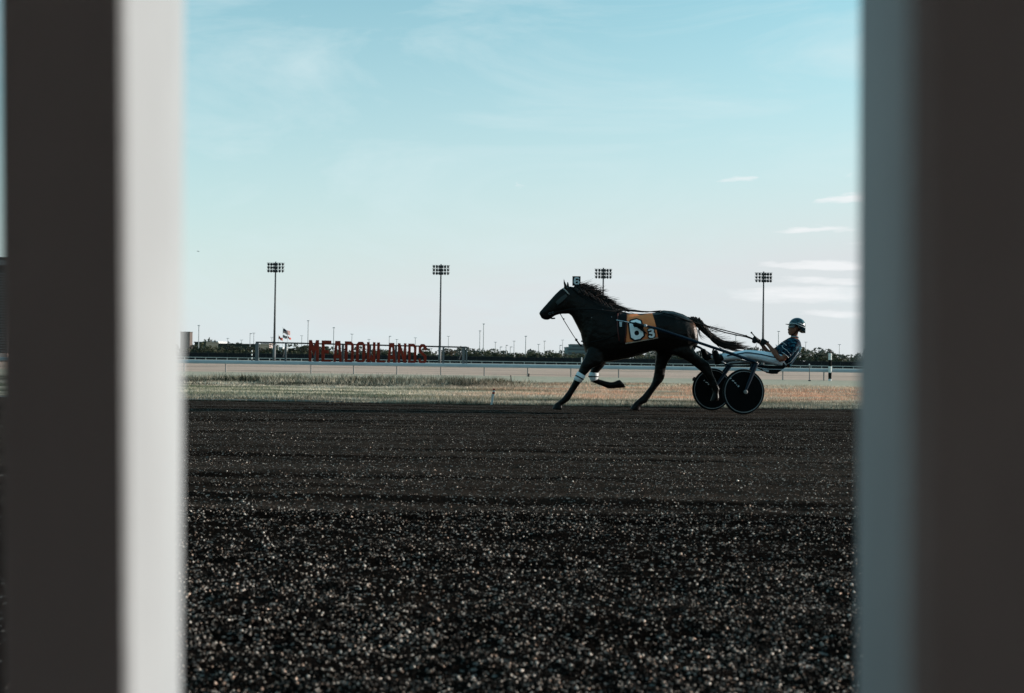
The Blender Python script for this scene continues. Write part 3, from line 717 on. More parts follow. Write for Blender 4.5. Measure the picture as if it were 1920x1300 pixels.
# flags
def flag_mat(kind):
    mt = bpy.data.materials.new('flag_' + kind); mt.use_nodes = True; t = mt.node_tree; b = t.nodes['Principled BSDF']; b.inputs['Roughness'].default_value = .9
    tc = N(t, 'ShaderNodeUVMap'); sp = N(t, 'ShaderNodeSeparateXYZ'); L(t, tc.outputs[0], sp.inputs[0])
    if kind == 'stripes':
        st = MATH(t, 'GREATER_THAN', MATH(t, 'FRACT', MATH(t, 'MULTIPLY', sp.outputs[1], 6.5)), .5)
        c = MIX(t, st, (.34, .05, .045), (.55, .50, .46))
        can = MATH(t, 'MULTIPLY', MATH(t, 'LESS_THAN', sp.outputs[0], .42), MATH(t, 'GREATER_THAN', sp.outputs[1], .46))
        c = MIX(t, can, c, (.012, .016, .04))
    elif kind == 'black':
        d = MATH(t, 'LESS_THAN', MATH(t, 'ADD', MATH(t, 'POWER', MATH(t, 'ABSOLUTE', MATH(t, 'SUBTRACT', sp.outputs[0], .5)), 2.0), MATH(t, 'POWER', MATH(t, 'ABSOLUTE', MATH(t, 'SUBTRACT', sp.outputs[1], .5)), 2.0)), .05)
        c = MIX(t, d, (.015, .015, .016), (.45, .45, .45))
    else:
        c = MIX(t, MATH(t, 'LESS_THAN', sp.outputs[1], .5), (.42, .05, .035) , (.42, .09, .05))
    L(t, c, b.inputs['Base Color']); return mt
def flag(px0, py0, px1, dyp, hpx, Yq, kind, root):
    nU, nV = 14, 8; a = P(px0, py0, Yq); sc = Yq / FPX; me = bpy.data.meshes.new('flag'); vs = []; uv = []
    for j in range(nV + 1):
        for i in range(nU + 1):
            u = i / nU; v = j / nV
            vs.append((a.x + u * (px1 - px0) * sc - root.location[0], Yq + .35 * math.sin(u * 7 + v) - root.location[1], a.z - (dyp * u + hpx * (1 - v) * (1 - .12 * u)) * sc + .12 * math.sin(u * 9) - root.location[2])); uv.append((u, v))
    fs = [(j * (nU + 1) + i, j * (nU + 1) + i + 1, (j + 1) * (nU + 1) + i + 1, (j + 1) * (nU + 1) + i) for j in range(nV) for i in range(nU)]
    me.from_pydata(vs, [], fs); ul = me.uv_layers.new(name='UVMap')
    for lp in me.loops: ul.data[lp.index].uv = uv[lp.vertex_index]
    me.polygons.foreach_set('use_smooth', [True] * len(fs))
    o = link('flag', me, flag_mat(kind), root)
    so = o.modifiers.new('s', 'SOLIDIFY'); so.thickness = .03
    return o
def flagpole(px, pytop, label, flags, Yq=430):
    p = P(px, pytop, Yq); root = empty('flagpole', (p.x, Yq, GZ))
    mb = MB(); mb.tube([(p.x, Yq, GZ), (p.x, Yq, p.z)], [.14, .07], 6); mb.build('pole', M_WHITE, root)
    mb = MB(); mb.sphere((p.x, Yq, p.z + .1), .16, 8, 6); mb.build('ball', M_WHITE, root)
    for f in flags: flag(*f, Yq, f_kind[f], root) if False else flag(f[0], f[1], f[2], f[3], f[4], Yq, f[5], root)
    return tag(root, label, 'flagpole')
flagpole(530.6, 615, 'flagpole flying a striped flag with a dark corner above a black flag', [(530.8, 616, 544, 6, 8.5, 'stripes'), (530.8, 628, 538, 3, 5.5, 'black')])
flagpole(522.3, 629, 'short flagpole with a small red flag, left of the striped flag', [(522.5, 630, 530, 5, 5.5, 'red')])
flagpole(539.2, 629.5, 'short flagpole with a pale drooping flag, right of the striped flag', [(539.4, 630.5, 545.5, 4, 4.0, 'pale')])
# vans parked behind the fence
M_VANW = mat('van_white', (.6, .6, .6), .4, .4)
def van(px, py, label):
    Yq = 335; p = P(px, py, Yq); root = empty('parked_van', (p.x, Yq, GZ)); x, z = p.x, p.z
    mb = MB(); hh = z - GZ - .5
    mb.rings([[(x - 2.5, Yq + s, GZ + .5), (x + 2.5, Yq + s, GZ + .5), (x + 2.5, Yq + s, GZ + .5 + hh * .97), (x - 1.3, Yq + s, z), (x - 2.4, Yq + s, GZ + .5 + hh * .5)] for s in (-.95, .95)])
    mb.build('body', M_VANW, root)
    mb = MB(); mb.add([(x - 2.36, Yq - .97, GZ + .55 + hh * .52), (x - 1.2, Yq - .97, GZ + .55 + hh * .52), (x - 1.0, Yq - .97, z - .2), (x - 1.5, Yq - .97, z - .25)], [(0, 1, 2, 3)]); mb.build('window', M_WIN, root)
    for sx in (-1.6, 1.6):
        for sy in (-.9, .9):
            mb = MB(); mb.tube([(x + sx, Yq + sy - .12, GZ + .35), (x + sx, Yq + sy + .12, GZ + .35)], .36, 12); mb.build('wheel', M_RUBBER, root)
    tag(root, label, 'van')
van(449, 660.0, 'white van roof showing over the black fence, left one of two'); van(457.5, 660.3, 'white van roof showing over the black fence, right one of two')
# louvred building at the left edge
Yq = 150; p = P(-2, 482, Yq); xr = P(16, 560, Yq).x
lb = tag(empty('louvred_building', (xr - 17, Yq + 9, GZ)), 'tall grey building with horizontal louvres at the left edge of the view', 'building')
hh = p.z - GZ
mb = MB(); mb.box((xr - 17, Yq + 9.2, GZ + hh / 2), (34, 18, hh)); mb.build('wall', mat('louvre_wall', (.03, .032, .034), .8, .2), lb)
g_ = MB(); g_.box((0, 0, 0), (34.2, .35, .16)); gmesh = g_.mesh('louvre'); M_LOUV = mat('louvre_blade', (.20, .205, .21), .7, .2)
for k in range(30):
    o = link('louvre', gmesh, M_LOUV, lb); o.location = (0, -9.1, hh * .10 + k * hh * .0255)
mb = MB(); mb.box((xr - 17, Yq, GZ + hh * .945), (34.4, .5, hh * .05)); mb.build('fascia', M_LOUV, lb)
mb = MB(); mb.box((xr - 17, Yq - .2, GZ + .7), (34.4, .3, 1.2)); mb.build('plinth', M_CONC, lb)

# ------------------------------------------------------------------ poles and markers on the infield
sp = tag(empty('striped_pole', (P(1556, 713, 82.6).x, 82.6, GZ)), 'black and white banded furlong pole with dark ball top at right', 'pole')
px0 = sp.location[0]; sc = 82.6 / FPX
z = GZ
for hgt, mtl in ((3.5, 'w'), (11.8, 'b'), (12.0, 'w'), (12.0, 'b'), (12.5, 'w')):
    mb = MB(); mb.tube([(px0, 82.6, z), (px0, 82.6, z + hgt * sc)], 3.0 * sc, 14); mb.build('band', M_WHITE if mtl == 'w' else M_RUBBER, sp); z += hgt * sc
mb = MB(); mb.tube([(px0, 82.6, z), (px0, 82.6, z + 2 * sc)], 1.2 * sc, 10); mb.sphere((px0, 82.6, z + 2.6 * sc), 2.3 * sc); mb.build('ball', mat('ball_maroon', (.05, .02, .02), .5), sp)
p0 = P(472, 677, 262); sp2 = tag(empty('striped_pole', (p0.x, 262, GZ)), 'small distant banded pole left of the steel frame', 'pole'); z = GZ; sc = 262 / FPX
for k in range(6):
    mb = MB(); mb.tube([(p0.x, 262, z), (p0.x, 262, z + 3.4 * sc)], 1.1 * sc, 8); mb.build('band', M_RUBBER if k == 0 or k % 2 == 0 else M_WHITE, sp2); z += 3.4 * sc
p0 = P(1518, 715, 79.5); tp = P(1517.5, 684, 79.5)
tpole = tag(empty('thin_pole', (p0.x, 79.5, GZ)), 'thin grey pole with a small knob between the driver and the banded pole', 'pole')
mb = MB(); mb.tube([(p0.x, 79.5, GZ), (tp.x, 79.5, tp.z)], .035, 8); mb.build('shaft', M_STEEL, tpole)
mb = MB(); mb.sphere((tp.x, 79.5, tp.z), .07, 8, 6); mb.build('knob', M_LENS, tpole)
mb = MB(); mb.tube([(p0.x, 79.5, GZ), (p0.x, 79.5, GZ + .1)], .1, 8); mb.build('foot', M_DARKSTEEL, tpole)
# leaning red and white stake
A = P(921, 761.2, EDGE - .12); A.z = -.03; B = P(926.5, 729, EDGE - .12)
st = tag(empty('marker_stake', (A.x, A.y, 0)), 'leaning white marker stake with red top at the track edge', 'stake')
def lerp(a, b, t): return a + (b - a) * t
def flatpost(a, b, wx, wy):
    mb = MB(); mb.rings([[(p.x - wx, p.y - wy, p.z), (p.x + wx, p.y - wy, p.z), (p.x + wx, p.y + wy, p.z), (p.x - wx, p.y + wy, p.z)] for p in (a, b)]); return mb
flatpost(A, lerp(A, B, .70), .020, .012).build('shaft', M_WHITE, st)
flatpost(lerp(A, B, .703), lerp(A, B, .80), .024, .014).build('red_band', mat('stake_red', (.35, .03, .02), .6), st)
flatpost(lerp(A, B, .803), lerp(A, B, .90), .018, .012).build('upper_shaft', M_WHITE, st)
flatpost(lerp(A, B, .903), B, .020, .014).build('red_tip', MATS['stake_red'], st)
# dark tilted stake in the tuft
Yq = 28.6; A = P(959.5, 719, Yq); B = P(957.5, 704, Yq); A.z = float(ground_z(A.x, Yq)) - .02
ds = tag(empty('wooden_stake', (A.x, Yq, A.z)), 'thin dark wooden stake standing in the long grass tuft', 'stake')
flatpost(A, lerp(A, B, .93), .013, .010).build('shaft', mat('stake_wood', (.09, .075, .06), .9), ds)
flatpost(lerp(A, B, .933), B, .016, .012).build('cap', MATS['stake_wood'], ds)
# tuft
np.random.seed(3)
pt = []
for k in range(420):
    x = A.x - .55 + np.random.normal(0, .45); y = Yq + np.random.normal(0, .25); h = np.random.uniform(.06, .2) * math.exp(-((x - A.x + .4) / .8) ** 2); z = float(ground_z(x, y)); a = random.uniform(0, 3.14)
    pt += [(x - .012 * math.cos(a), y - .012 * math.sin(a), z - .01), (x + .012 * math.cos(a), y + .012 * math.sin(a), z - .01), (x + np.random.normal(0, .05), y + np.random.normal(0, .05), z + h)]
me = raw_mesh('grass_tuft', np.array(pt), 3, np.arange(len(pt)).reshape(-1, 3))
tag(link('grass_tuft', me, mat('tuft_green', (.035, .045, .022), .9, .1)), 'dark clump of long grass round the thin wooden stake', 'grass', kind='stuff')
p0 = P(991.5, 708, 82); gb = tag(empty('ground_valve', (p0.x, 82, GZ)), 'small black stub post beside a turf rail post, in front of the horse', 'post')
mb = MB(); mb.tube([(p0.x, 82, GZ), (p0.x, 82, GZ + .2)], .05, 8); mb.build('stem', M_RUBBER, gb); mb = MB(); mb.tube([(p0.x, 82, GZ + .2), (p0.x, 82, GZ + .26)], .065, 8); mb.build('cap', M_RUBBER, gb)
p0 = P(1301.5, 711, 74); gb = tag(empty('ground_box', (p0.x, 74, GZ)), 'small black box on the turf just left of the far wheel', 'box')
mb = MB(); mb.box((p0.x, 74, GZ + .11), (.22, .2, .22)); mb.build('body', M_RUBBER, gb); mb = MB(); mb.box((p0.x + .02, 74, GZ + .255), (.13, .15, .07)); mb.build('lid', M_RUBBER, gb)
for i, (px, py) in enumerate(((435, 710.8), (569.5, 710.3), (696.5, 713.8), (832, 715.5))):
    p0 = P(px, py, 62); o = tag(empty('turf_marker', (p0.x, 62, GZ)), '%s small white turf marker from the left on the pale green strip' % ORD[i], 'marker', 'white turf markers')
    mb = MB(); mb.tube([(p0.x, 62, GZ), (p0.x, 62, p0.z - .03)], .02, 6); mb.build('stem', M_WHITE, o); mb = MB(); mb.sphere((p0.x, 62, p0.z), .065, 8, 6); mb.build('head', M_WHITE, o)
p0 = P(1090.5, 680, 255); o = tag(empty('white_post', (p0.x, 255, GZ)), 'short white post close to the horse\'s chest by the far rail', 'post')
mb = MB(); tp = P(1090.5, 671.5, 255); mb.tube([(p0.x, 255, GZ), (p0.x, 255, tp.z)], .13, 8); mb.build('shaft', M_WHITE, o); mb = MB(); mb.sphere((p0.x, 255, tp.z), .17, 8, 6); mb.build('cap', M_WHITE, o)
# bird
p0 = P(371.5, 471.5, 110)
bd = MB(); sc = 110 / FPX
bd.tube([p0 + Vector((-2.2 * sc, 0, .2 * sc)), p0 + Vector((-.8 * sc, 0, .35 * sc)), p0, p0 + Vector((2.6 * sc, 0, .1 * sc))], [.2 * sc, .55 * sc, .6 * sc, .1 * sc], 8)
for s_ in (-1, 1):
    q = [p0 + Vector((-.4 * sc, 0, .3 * sc)), p0 + Vector((.8 * sc, 0, .3 * sc)), p0 + Vector((1.3 * sc, s_ * 2.6 * sc, -.5 * sc)), p0 + Vector((.5 * sc, s_ * 2.6 * sc, -.45 * sc))]
    bd.add(q + [v + Vector((0, 0, .12 * sc)) for v in q], [(0, 1, 2, 3), (4, 5, 6, 7), (0, 1, 5, 4), (1, 2, 6, 5), (2, 3, 7, 6), (3, 0, 4, 7)])
tag(bd.build('bird', M_RUBBER, origin=tuple(p0), smooth=True), 'tiny dark bird flying alone in the sky at the left', 'bird')

# ------------------------------------------------------------------ horse
YH = 16.2
KX = YH / FPX
def mat_coat():
    mt = bpy.data.materials.new('bay_coat'); mt.use_nodes = True; t = mt.node_tree; b = t.nodes['Principled BSDF']
    tc = N(t, 'ShaderNodeTexCoord'); n = N(t, 'ShaderNodeTexNoise'); n.inputs['Scale'].default_value = 5; n.inputs['Detail'].default_value = 6
    L(t, tc.outputs['Object'], n.inputs['Vector'])
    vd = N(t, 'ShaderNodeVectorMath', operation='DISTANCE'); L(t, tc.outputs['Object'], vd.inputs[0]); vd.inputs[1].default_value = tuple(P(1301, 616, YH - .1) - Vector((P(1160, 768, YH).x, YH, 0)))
    rump_lit = MATH(t, 'MULTIPLY', MATH(t, 'SUBTRACT', .17, vd.outputs['Value'], clamp=True), 9.0, clamp=True)  # sunlit highlight on the rump, painted into the coat as lighter brown
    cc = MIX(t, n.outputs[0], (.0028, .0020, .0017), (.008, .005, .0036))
    L(t, MIX(t, MATH(t, 'MULTIPLY', rump_lit, n.outputs[0]), cc, (.22, .10, .06)), b.inputs['Base Color'])
    b.inputs['Roughness'].default_value = .40; b.inputs['Specular IOR Level'].default_value = .13
    n2 = N(t, 'ShaderNodeTexNoise'); n2.inputs['Scale'].default_value = 7; n2.inputs['Detail'].default_value = 6; L(t, tc.outputs['Object'], n2.inputs['Vector'])
    bp = N(t, 'ShaderNodeBump'); bp.inputs['Strength'].default_value = .6; bp.inputs['Distance'].default_value = .05
    L(t, n2.outputs[0], bp.inputs['Height']); L(t, bp.outputs[0], b.inputs['Normal'])
    return mt
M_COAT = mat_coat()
M_HAIR = mat('horse_hair', (.008, .0055, .0045), .5, .2, (.022, .012, .009), 9)
def ST(lst, y=YH): return [(P(a, b, y), P(c, d, y), w_) for a, b, c, d, w_ in lst]
hb = MB()
hb.loft(ST([(1306, 619, 1308, 634, .05), (1303, 609, 1308, 645, .15), (1296, 600, 1302, 657, .225), (1281, 590.5, 1286, 668, .275), (1262, 584.5, 1262, 668, .295), (1245, 583.5, 1243, 662, .285),
            (1224, 587, 1223, 658.5, .285), (1200, 588.5, 1198, 667, .305), (1180, 587.5, 1174, 673, .305), (1166, 584, 1152, 677, .28), (1151, 577, 1132, 680, .25),
            (1135, 567, 1112, 676, .225), (1120, 558, 1098, 663, .20), (1107, 550, 1092.5, 644, .165), (1096, 544.5, 1088.5, 625, .14), (1086, 541, 1080, 608, .118),
            (1077, 538.5, 1072, 593, .10), (1068, 537, 1066, 588, .09)]), 24, .92)
hb.loft(ST([(1072, 545, 1074, 584, .05), (1066, 537.5, 1068, 588.5, .085), (1058, 538.5, 1060, 589, .092), (1050, 543.5, 1054, 589, .09), (1041, 552, 1047, 590, .082), (1032.5, 561.5, 1040, 592.5, .07),
            (1024, 571, 1034, 597, .058), (1016.5, 579.5, 1028, 600.3, .052), (1012, 584.8, 1021, 600, .047), (1010.8, 588, 1015.5, 597, .034)]), 20, .9)
for (tx, ty, bx0, by0, bx1, by1, dy) in ((1057.2, 522, 1057.5, 539, 1064, 538.5, -.05), (1064, 526.5, 1062, 539, 1068, 539, .055)):
    a_ = YH + dy
    hb.loft([(P(bx0, by0 + 3, a_), P(bx1, by1 + 3, a_), .028), (P((bx0 * 3 + tx) / 4 - .3, by0 - 4, a_), P((bx1 * 3 + tx) / 4 + .3, by1 - 4, a_), .026), (P(tx - .9, (by0 + ty) / 2 - 2, a_), P(tx + 2.2, (by0 + ty) / 2 - 2, a_), .016), (P(tx - .3, ty, a_), P(tx + .4, ty, a_), .006)], 10)
def leg(lst, n=14):
    hb.loft([(P(a, b, y), P(c, d, y), w_) for a, b, c, d, w_, y in lst], n, .95)
yn, yf = YH - .15, YH + .15
# near fore, reaching forward
LEG1 = [(1106, 644, 1142, 656, .075, yn + .05), (1097, 667, 1128, 683, .085, yn + .015), (1089.5, 682, 1109.5, 691.5, .072, yn), (1084.5, 696, 1097.5, 704.5, .060, yn), (1079.5, 705, 1093, 711.5, .058, yn), (1076, 712, 1088.5, 718, .052, yn),
        (1071, 722, 1082, 727.5, .040, yn), (1064, 733.5, 1074.5, 739, .036, yn), (1055.5, 745, 1068, 750.5, .042, yn), (1049, 751, 1061, 756, .040, yn), (1042, 756, 1054, 759.5, .038, yn), (1038, 761, 1054, 763.5, .050, yn), (1034.5, 767, 1054, 769.5, .060, yn)]
leg(LEG1)
# off fore, folded
LEG2 = [(1112, 660, 1146, 655, .09, yf - .02), (1111.5, 675, 1139, 675, .09, yf), (1109.5, 687, 1132, 688, .072, yf), (1106.5, 697, 1121.5, 699, .056, yf), (1104.8, 706, 1120.8, 706.5, .055, yf), (1108.5, 716, 1121.5, 711, .052, yf),
        (1119, 720.5, 1126, 712, .040, yf), (1131, 725, 1136, 715, .035, yf), (1140.5, 729, 1145.5, 716.8, .041, yf), (1149, 728.8, 1152, 716, .037, yf), (1156, 728.3, 1157, 713.5, .042, yf), (1163, 728, 1162, 712, .055, yf), (1173.5, 727, 1169, 719, .045, yf)]
leg(LEG2)
# off hind, under the body
leg([(1226, 640, 1268, 640, .12, yf - .03), (1229.5, 658, 1264, 662, .12, yf - .01), (1229, 672, 1256, 674, .10, yf), (1228, 684, 1250, 685, .078, yf), (1226.8, 697, 1247, 698, .062, yf), (1225, 707, 1246, 708, .056, yf), (1222.8, 716, 1243, 714.5, .052, yf),
     (1219, 724, 1234.5, 724, .042, yf), (1211.5, 733.5, 1226, 735, .038, yf), (1204, 742.5, 1219, 746, .040, yf), (1196, 749, 1212, 755.5, .044, yf), (1190, 754.5, 1204, 758.8, .040, yf), (1185, 760, 1200.5, 763, .050, yf), (1180.5, 768, 1200.5, 771, .060, yf)])
# near hind, pushing off behind
leg([(1240, 640, 1296, 630, .12, yn + .04), (1258, 664, 1300, 650, .115, yn + .01), (1270, 668.5, 1301, 655.5, .10, yn), (1284, 675, 1306, 663, .080, yn), (1298, 684, 1317, 671.5, .062, yn), (1310, 693.5, 1329, 680.5, .056, yn), (1318, 700, 1333.5, 690, .052, yn),
     (1323.5, 708, 1337, 702, .042, yn), (1329, 717, 1341.5, 712.5, .037, yn), (1333, 725, 1345.5, 721.5, .042, yn), (1336, 731, 1349, 729.5, .042, yn), (1336.5, 738, 1347.5, 738, .038, yn), (1334, 745, 1348.5, 744.5, .048, yn), (1331, 753, 1347.5, 752, .055, yn)])
horg = Vector((P(1160, 768, YH).x, YH, 0))
hme = remesh(hb, 'horse', .0125, 4, .5)
vs_ = [v.co.copy() for v in hme.vertices]; fs_ = [tuple(p.vertices) for p in hme.polygons]
HBVH = BVHTree.FromPolygons(vs_, fs_)
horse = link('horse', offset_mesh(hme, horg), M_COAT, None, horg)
tag(horse, 'dark bay trotting horse in racing harness, head held high, pulling the sulky', 'horse')
# hair: tapering locks
def lock(mb, pts, r0, flat=.35, n=4):
    k = len(pts); rs = []
    for i, p in enumerate(pts):
        d = (Vector(pts[min(i + 1, k - 1)]) - Vector(pts[max(i - 1, 0)])).normalized()
        u = Vector((0, 1, 0)); v = d.cross(u); v = v.normalized() if v.length > 1e-4 else Vector((0, 0, 1))
        r = r0 * (1 - (i / (k - 1)) ** 1.6) + .0006
        rs.append([Vector(p) + v * r, Vector(p) + u * r * flat, Vector(p) - v * r, Vector(p) - u * r * flat])
    mb.rings(rs)
rnd = random.Random(11)
mane = MB()
crest = [(1066, 538), (1077, 538), (1087, 540.5), (1097, 544), (1108, 550), (1121, 558), (1136, 567), (1151, 576), (1163, 582)]
def on_poly(pl, t):
    t = max(0, min(.9999, t)) * (len(pl) - 1); i = int(t); f = t - i
    return pl[i][0] + (pl[i + 1][0] - pl[i][0]) * f, pl[i][1] + (pl[i + 1][1] - pl[i][1]) * f
for k in range(560):
    t_ = rnd.random(); x, y = on_poly(crest, .12 + .86 * t_); yy_ = YH + rnd.uniform(-.05, .05)
    ln = rnd.uniform(10, 21) * (1.55 if rnd.random() < .3 else 1); up = rnd.uniform(-.62, .05) if t_ < .55 else rnd.uniform(-.30, .16)
    if t_ > .8: up = rnd.uniform(-.10, .22); ln *= 1.1
    dx_, dy_ = math.cos(up), math.sin(up); sag = rnd.uniform(-.1, .35)
    pts = []
    for i in range(6):
        s_ = i / 5; pts.append(P(x - 2 + dx_ * ln * s_, y + 3.5 - 3.5 * min(1, s_ * 2.2) + dy_ * ln * s_ - 5 * s_ * (1 - s_) * (1 - sag) + sag * ln * .35 * s_ * s_, yy_ + .02 * math.sin(4 * s_ + k)))
    lock(mane, pts, rnd.uniform(.004, .012) * (.6 if ln > 24 else 1))
for k in range(60):        # forelock side locks lying on the neck
    t_ = rnd.random(); x, y = on_poly(crest, .1 + .85 * t_); pts = []
    for i in range(5):
        s_ = i / 4; pts.append(P(x + 10 * s_, y + 2 + 9 * s_ + 2 * math.sin(3 * s_ + k), YH - .06 - .10 * s_ * (1 + t_ * .3)))
    lock(mane, pts, .012)
mane.build('mane', M_HAIR, horse, smooth=True)
tail = MB()
spine = [(1292, 598), (1300, 597), (1308, 599), (1316, 607), (1323, 618), (1331, 630), (1340, 642), (1348, 651)]
tail.loft([(P(1290, 594, YH), P(1296, 606, YH), .05), (P(1299, 596.5, YH), P(1298, 608, YH), .05), (P(1308, 597.5, YH), P(1303, 611, YH), .055), (P(1317, 606.5, YH), P(1309, 616, YH), .045), (P(1324.5, 619.5, YH), P(1320, 624, YH), .035), (P(1332, 632, YH), P(1330, 634, YH), .015)], 12)
ends = [(1404, 650), (1396, 643), (1402, 655), (1394, 660), (1384, 640), (1408, 654), (1380, 653), (1392, 647)]
for k in range(330):
    x0, y0 = on_poly(spine, rnd.uniform(.10, .70)); x0 += rnd.uniform(-4, 4); y0 += rnd.uniform(-4, 4); e = ends[rnd.randrange(len(ends))]; f = rnd.uniform(.62, 1.08)
    ex, ey = 1346 + (e[0] - 1346) * f + rnd.uniform(-3, 3), 650 + (e[1] - 650) * f + rnd.uniform(-2, 2)
    mx_, my_ = 1341 + rnd.uniform(-4, 4), 646 + rnd.uniform(-4, 3); yy_ = YH + rnd.uniform(-.05, .05); pts = []
    for i in range(9):
        s_ = i / 8; a = (1 - s_) ** 2; b_ = 2 * s_ * (1 - s_); c_ = s_ * s_
        pts.append(P(a * x0 + b_ * mx_ + c_ * ex, a * y0 + b_ * (my_ + 6) + c_ * ey, yy_ + .03 * math.sin(3 * s_ + k)))
    lock(tail, pts, rnd.uniform(.003, .010))
for k in range(60):        # stray hairs
    x0, y0 = on_poly(spine, rnd.uniform(.35, .95)); ex, ey = x0 + rnd.uniform(18, 48), y0 + rnd.uniform(-2, 16); yy_ = YH + rnd.uniform(-.06, .06); pts = []
    for i in range(8):
        s_ = i / 7; pts.append(P(x0 + (ex - x0) * s_, y0 + (ey - y0) * s_ + 7 * math.sin(3.1 * s_) * rnd.uniform(.6, 1), yy_))
    lock(tail, pts, rnd.uniform(.0015, .004))
for k in range(9):         # loose hairs hanging between rump and tail
    x0 = 1308 + rnd.uniform(-1, 5); y0 = 615 + rnd.uniform(-3, 4); ex = 1322 + rnd.uniform(-6, 8); ey = 638 + rnd.uniform(-6, 3); pts = []
    for i in range(7):
        s_ = i / 6; pts.append(P(x0 + (ex - x0) * s_ - 3 * math.sin(3.1 * s_), y0 + (ey - y0) * s_ + 3 * math.sin(3.1 * s_), YH - .03))
    lock(tail, pts, .0025)
tail.build('tail', M_HAIR, horse, smooth=True)

# things fitted to the horse's side: cast the outline on to its body
def on_horse(px, py, off):
    o = P(px, py, YH - 1.2); d = (P(px, py, YH + 1.0) - o).normalized()
    hit, nrm, idx, dist = HBVH.ray_cast(o, d)
    if hit is None: return P(px, py, YH - .05)
    return hit + Vector((0, -off, 0))
def fitted(loops, off, cuts=2, thick=.004):
    bm = bmesh.new(); edges = []
    for lp in loops:
        vs = [bm.verts.new((p[0], p[1], 0)) for p in lp]
        for i in range(len(vs)): edges.append(bm.edges.new((vs[i], vs[(i + 1) % len(vs)])))
    bmesh.ops.triangle_fill(bm, use_beauty=True, use_dissolve=False, edges=edges)
    if cuts: bmesh.ops.subdivide_edges(bm, edges=bm.edges[:], cuts=cuts, use_grid_fill=True)
    bmesh.ops.triangulate(bm, faces=bm.faces[:])
    for v in bm.verts: v.co = on_horse(v.co.x, v.co.y, off)
    r = bmesh.ops.extrude_face_region(bm, geom=bm.faces[:])
    for g in r['geom']:
        if isinstance(g, bmesh.types.BMVert): g.co.y += thick
    bm.verts.index_update(); mb = MB(); mb.add([v.co.copy() for v in bm.verts], [tuple(v.index for v in f.verts) for f in bm.faces]); bm.free(); return mb
M_ORANGE = mat('orange_cloth', (.80, .235, .090), .85, .1, (.69, .195, .072), 6, .3, 25)
M_NUMWHITE = mat('numeral_white', (.86, .88, .88), .8, .1, (.80, .82, .83), 12)
M_NUMBLACK = mat('numeral_black', (.008, .008, .010), .8, .15)
# saddle cloth as a grid
gl = [(1175.5, 589.5), (1175.5, 605), (1174.5, 625), (1172.5, 645)]; gr = [(1223, 588), (1227, 601), (1230.3, 615), (1233.5, 634)]
nu, nv = 16, 14; cl_ = MB(); vs = []
for j in range(nv + 1):
    l = on_poly(gl, j / nv); r_ = on_poly(gr, j / nv)
    for i in range(nu + 1):
        u = i / nu; v = on_horse(l[0] + (r_[0] - l[0]) * u, l[1] + (r_[1] - l[1]) * u, .014 + .008 * math.sin(u * 9 + j * .7) * (1 - j / nv))
        vs.append(v)
nn = len(vs)
vs2 = vs + [v + Vector((0, .006, 0)) for v in vs]
fs = []
for j in range(nv):
    for i in range(nu):
        a = j * (nu + 1) + i; q = (a, a + 1, a + nu + 2, a + nu + 1); fs.append(q); fs.append(tuple(k + nn for k in q[::-1]))
ed = [i for i in range(nu + 1)] + [j * (nu + 1) + nu for j in range(1, nv + 1)] + [nv * (nu + 1) + i for i in range(nu - 1, -1, -1)] + [j * (nu + 1) for j in range(nv - 1, 0, -1)]
for k in range(len(ed)):
    a, b_ = ed[k], ed[(k + 1) % len(ed)]; fs.append((a, b_, b_ + nn, a + nn))
cl_.add(vs2, fs)
corg = P(1203, 617, YH - .3)
sc_ = tag(empty('saddle_cloth', corg), 'orange saddle cloth bearing a large white number 6 and a small 3', 'saddle cloth')
cl_.build('cloth', M_ORANGE, sc_, smooth=True)
back6 = [(1176.8, 606), (1181.5, 599.5), (1193, 596.6), (1203, 600.5), (1205.5, 609), (1204.5, 613.5), (1208.3, 621), (1209.2, 630.5), (1201.5, 638.5), (1189.5, 640.6), (1180.8, 635.5), (1178.6, 622)]
o6 = fitted([back6], .028).build('numeral_outline', M_NUMBLACK, sc_)
six = [(1179.4, 607.3), (1183, 602), (1193, 599.2), (1200.6, 602.2), (1201.8, 607.2), (1189, 607.2), (1188, 614.2), (1193.5, 613.6), (1204.6, 619.8), (1206.2, 629.2), (1199.6, 635.6), (1190, 637.4), (1183, 633), (1181, 621)]
hole = [(1193.4 + 4.5 * math.cos(a), 624.8 + 4.7 * math.sin(a)) for a in np.linspace(0, 2 * math.pi, 13)[:-1]]
fitted([six, hole], .036).build('numeral', M_NUMWHITE, o6)
b3 = [(1212.6, 617.5), (1219, 614.4), (1226.5, 616.5), (1228.4, 625), (1228.6, 632.5), (1224.5, 635.6), (1216.5, 636.2), (1213.6, 631), (1214.6, 626)]
o3 = fitted([b3], .028).build('numeral_outline', M_NUMBLACK, sc_)
three = [(1213.9, 619.8), (1216.5, 617), (1222, 616.3), (1225.6, 618.8), (1225.2, 623.4), (1227.2, 626), (1227, 630.8), (1223.6, 633.9), (1218, 634.1), (1215.2, 630.8), (1218.2, 629), (1220.4, 630.8), (1222.9, 629.7), (1222.9, 627.2), (1219.2, 626.3),
         (1216.2, 626), (1216.2, 623.8), (1219.4, 623.1), (1221.7, 621.6), (1221, 619.8), (1218.5, 619.8), (1216.4, 621.4)]
fitted([three], .036, 1).build('numeral', M_NUMWHITE, o3)
fitted([[(1172, 643.3), (1233.2, 632.6), (1233.6, 634.6), (1172.4, 645.6)]], .024, 3).build('hem', mat('cloth_piping', (.45, .33, .26), .8), sc_)

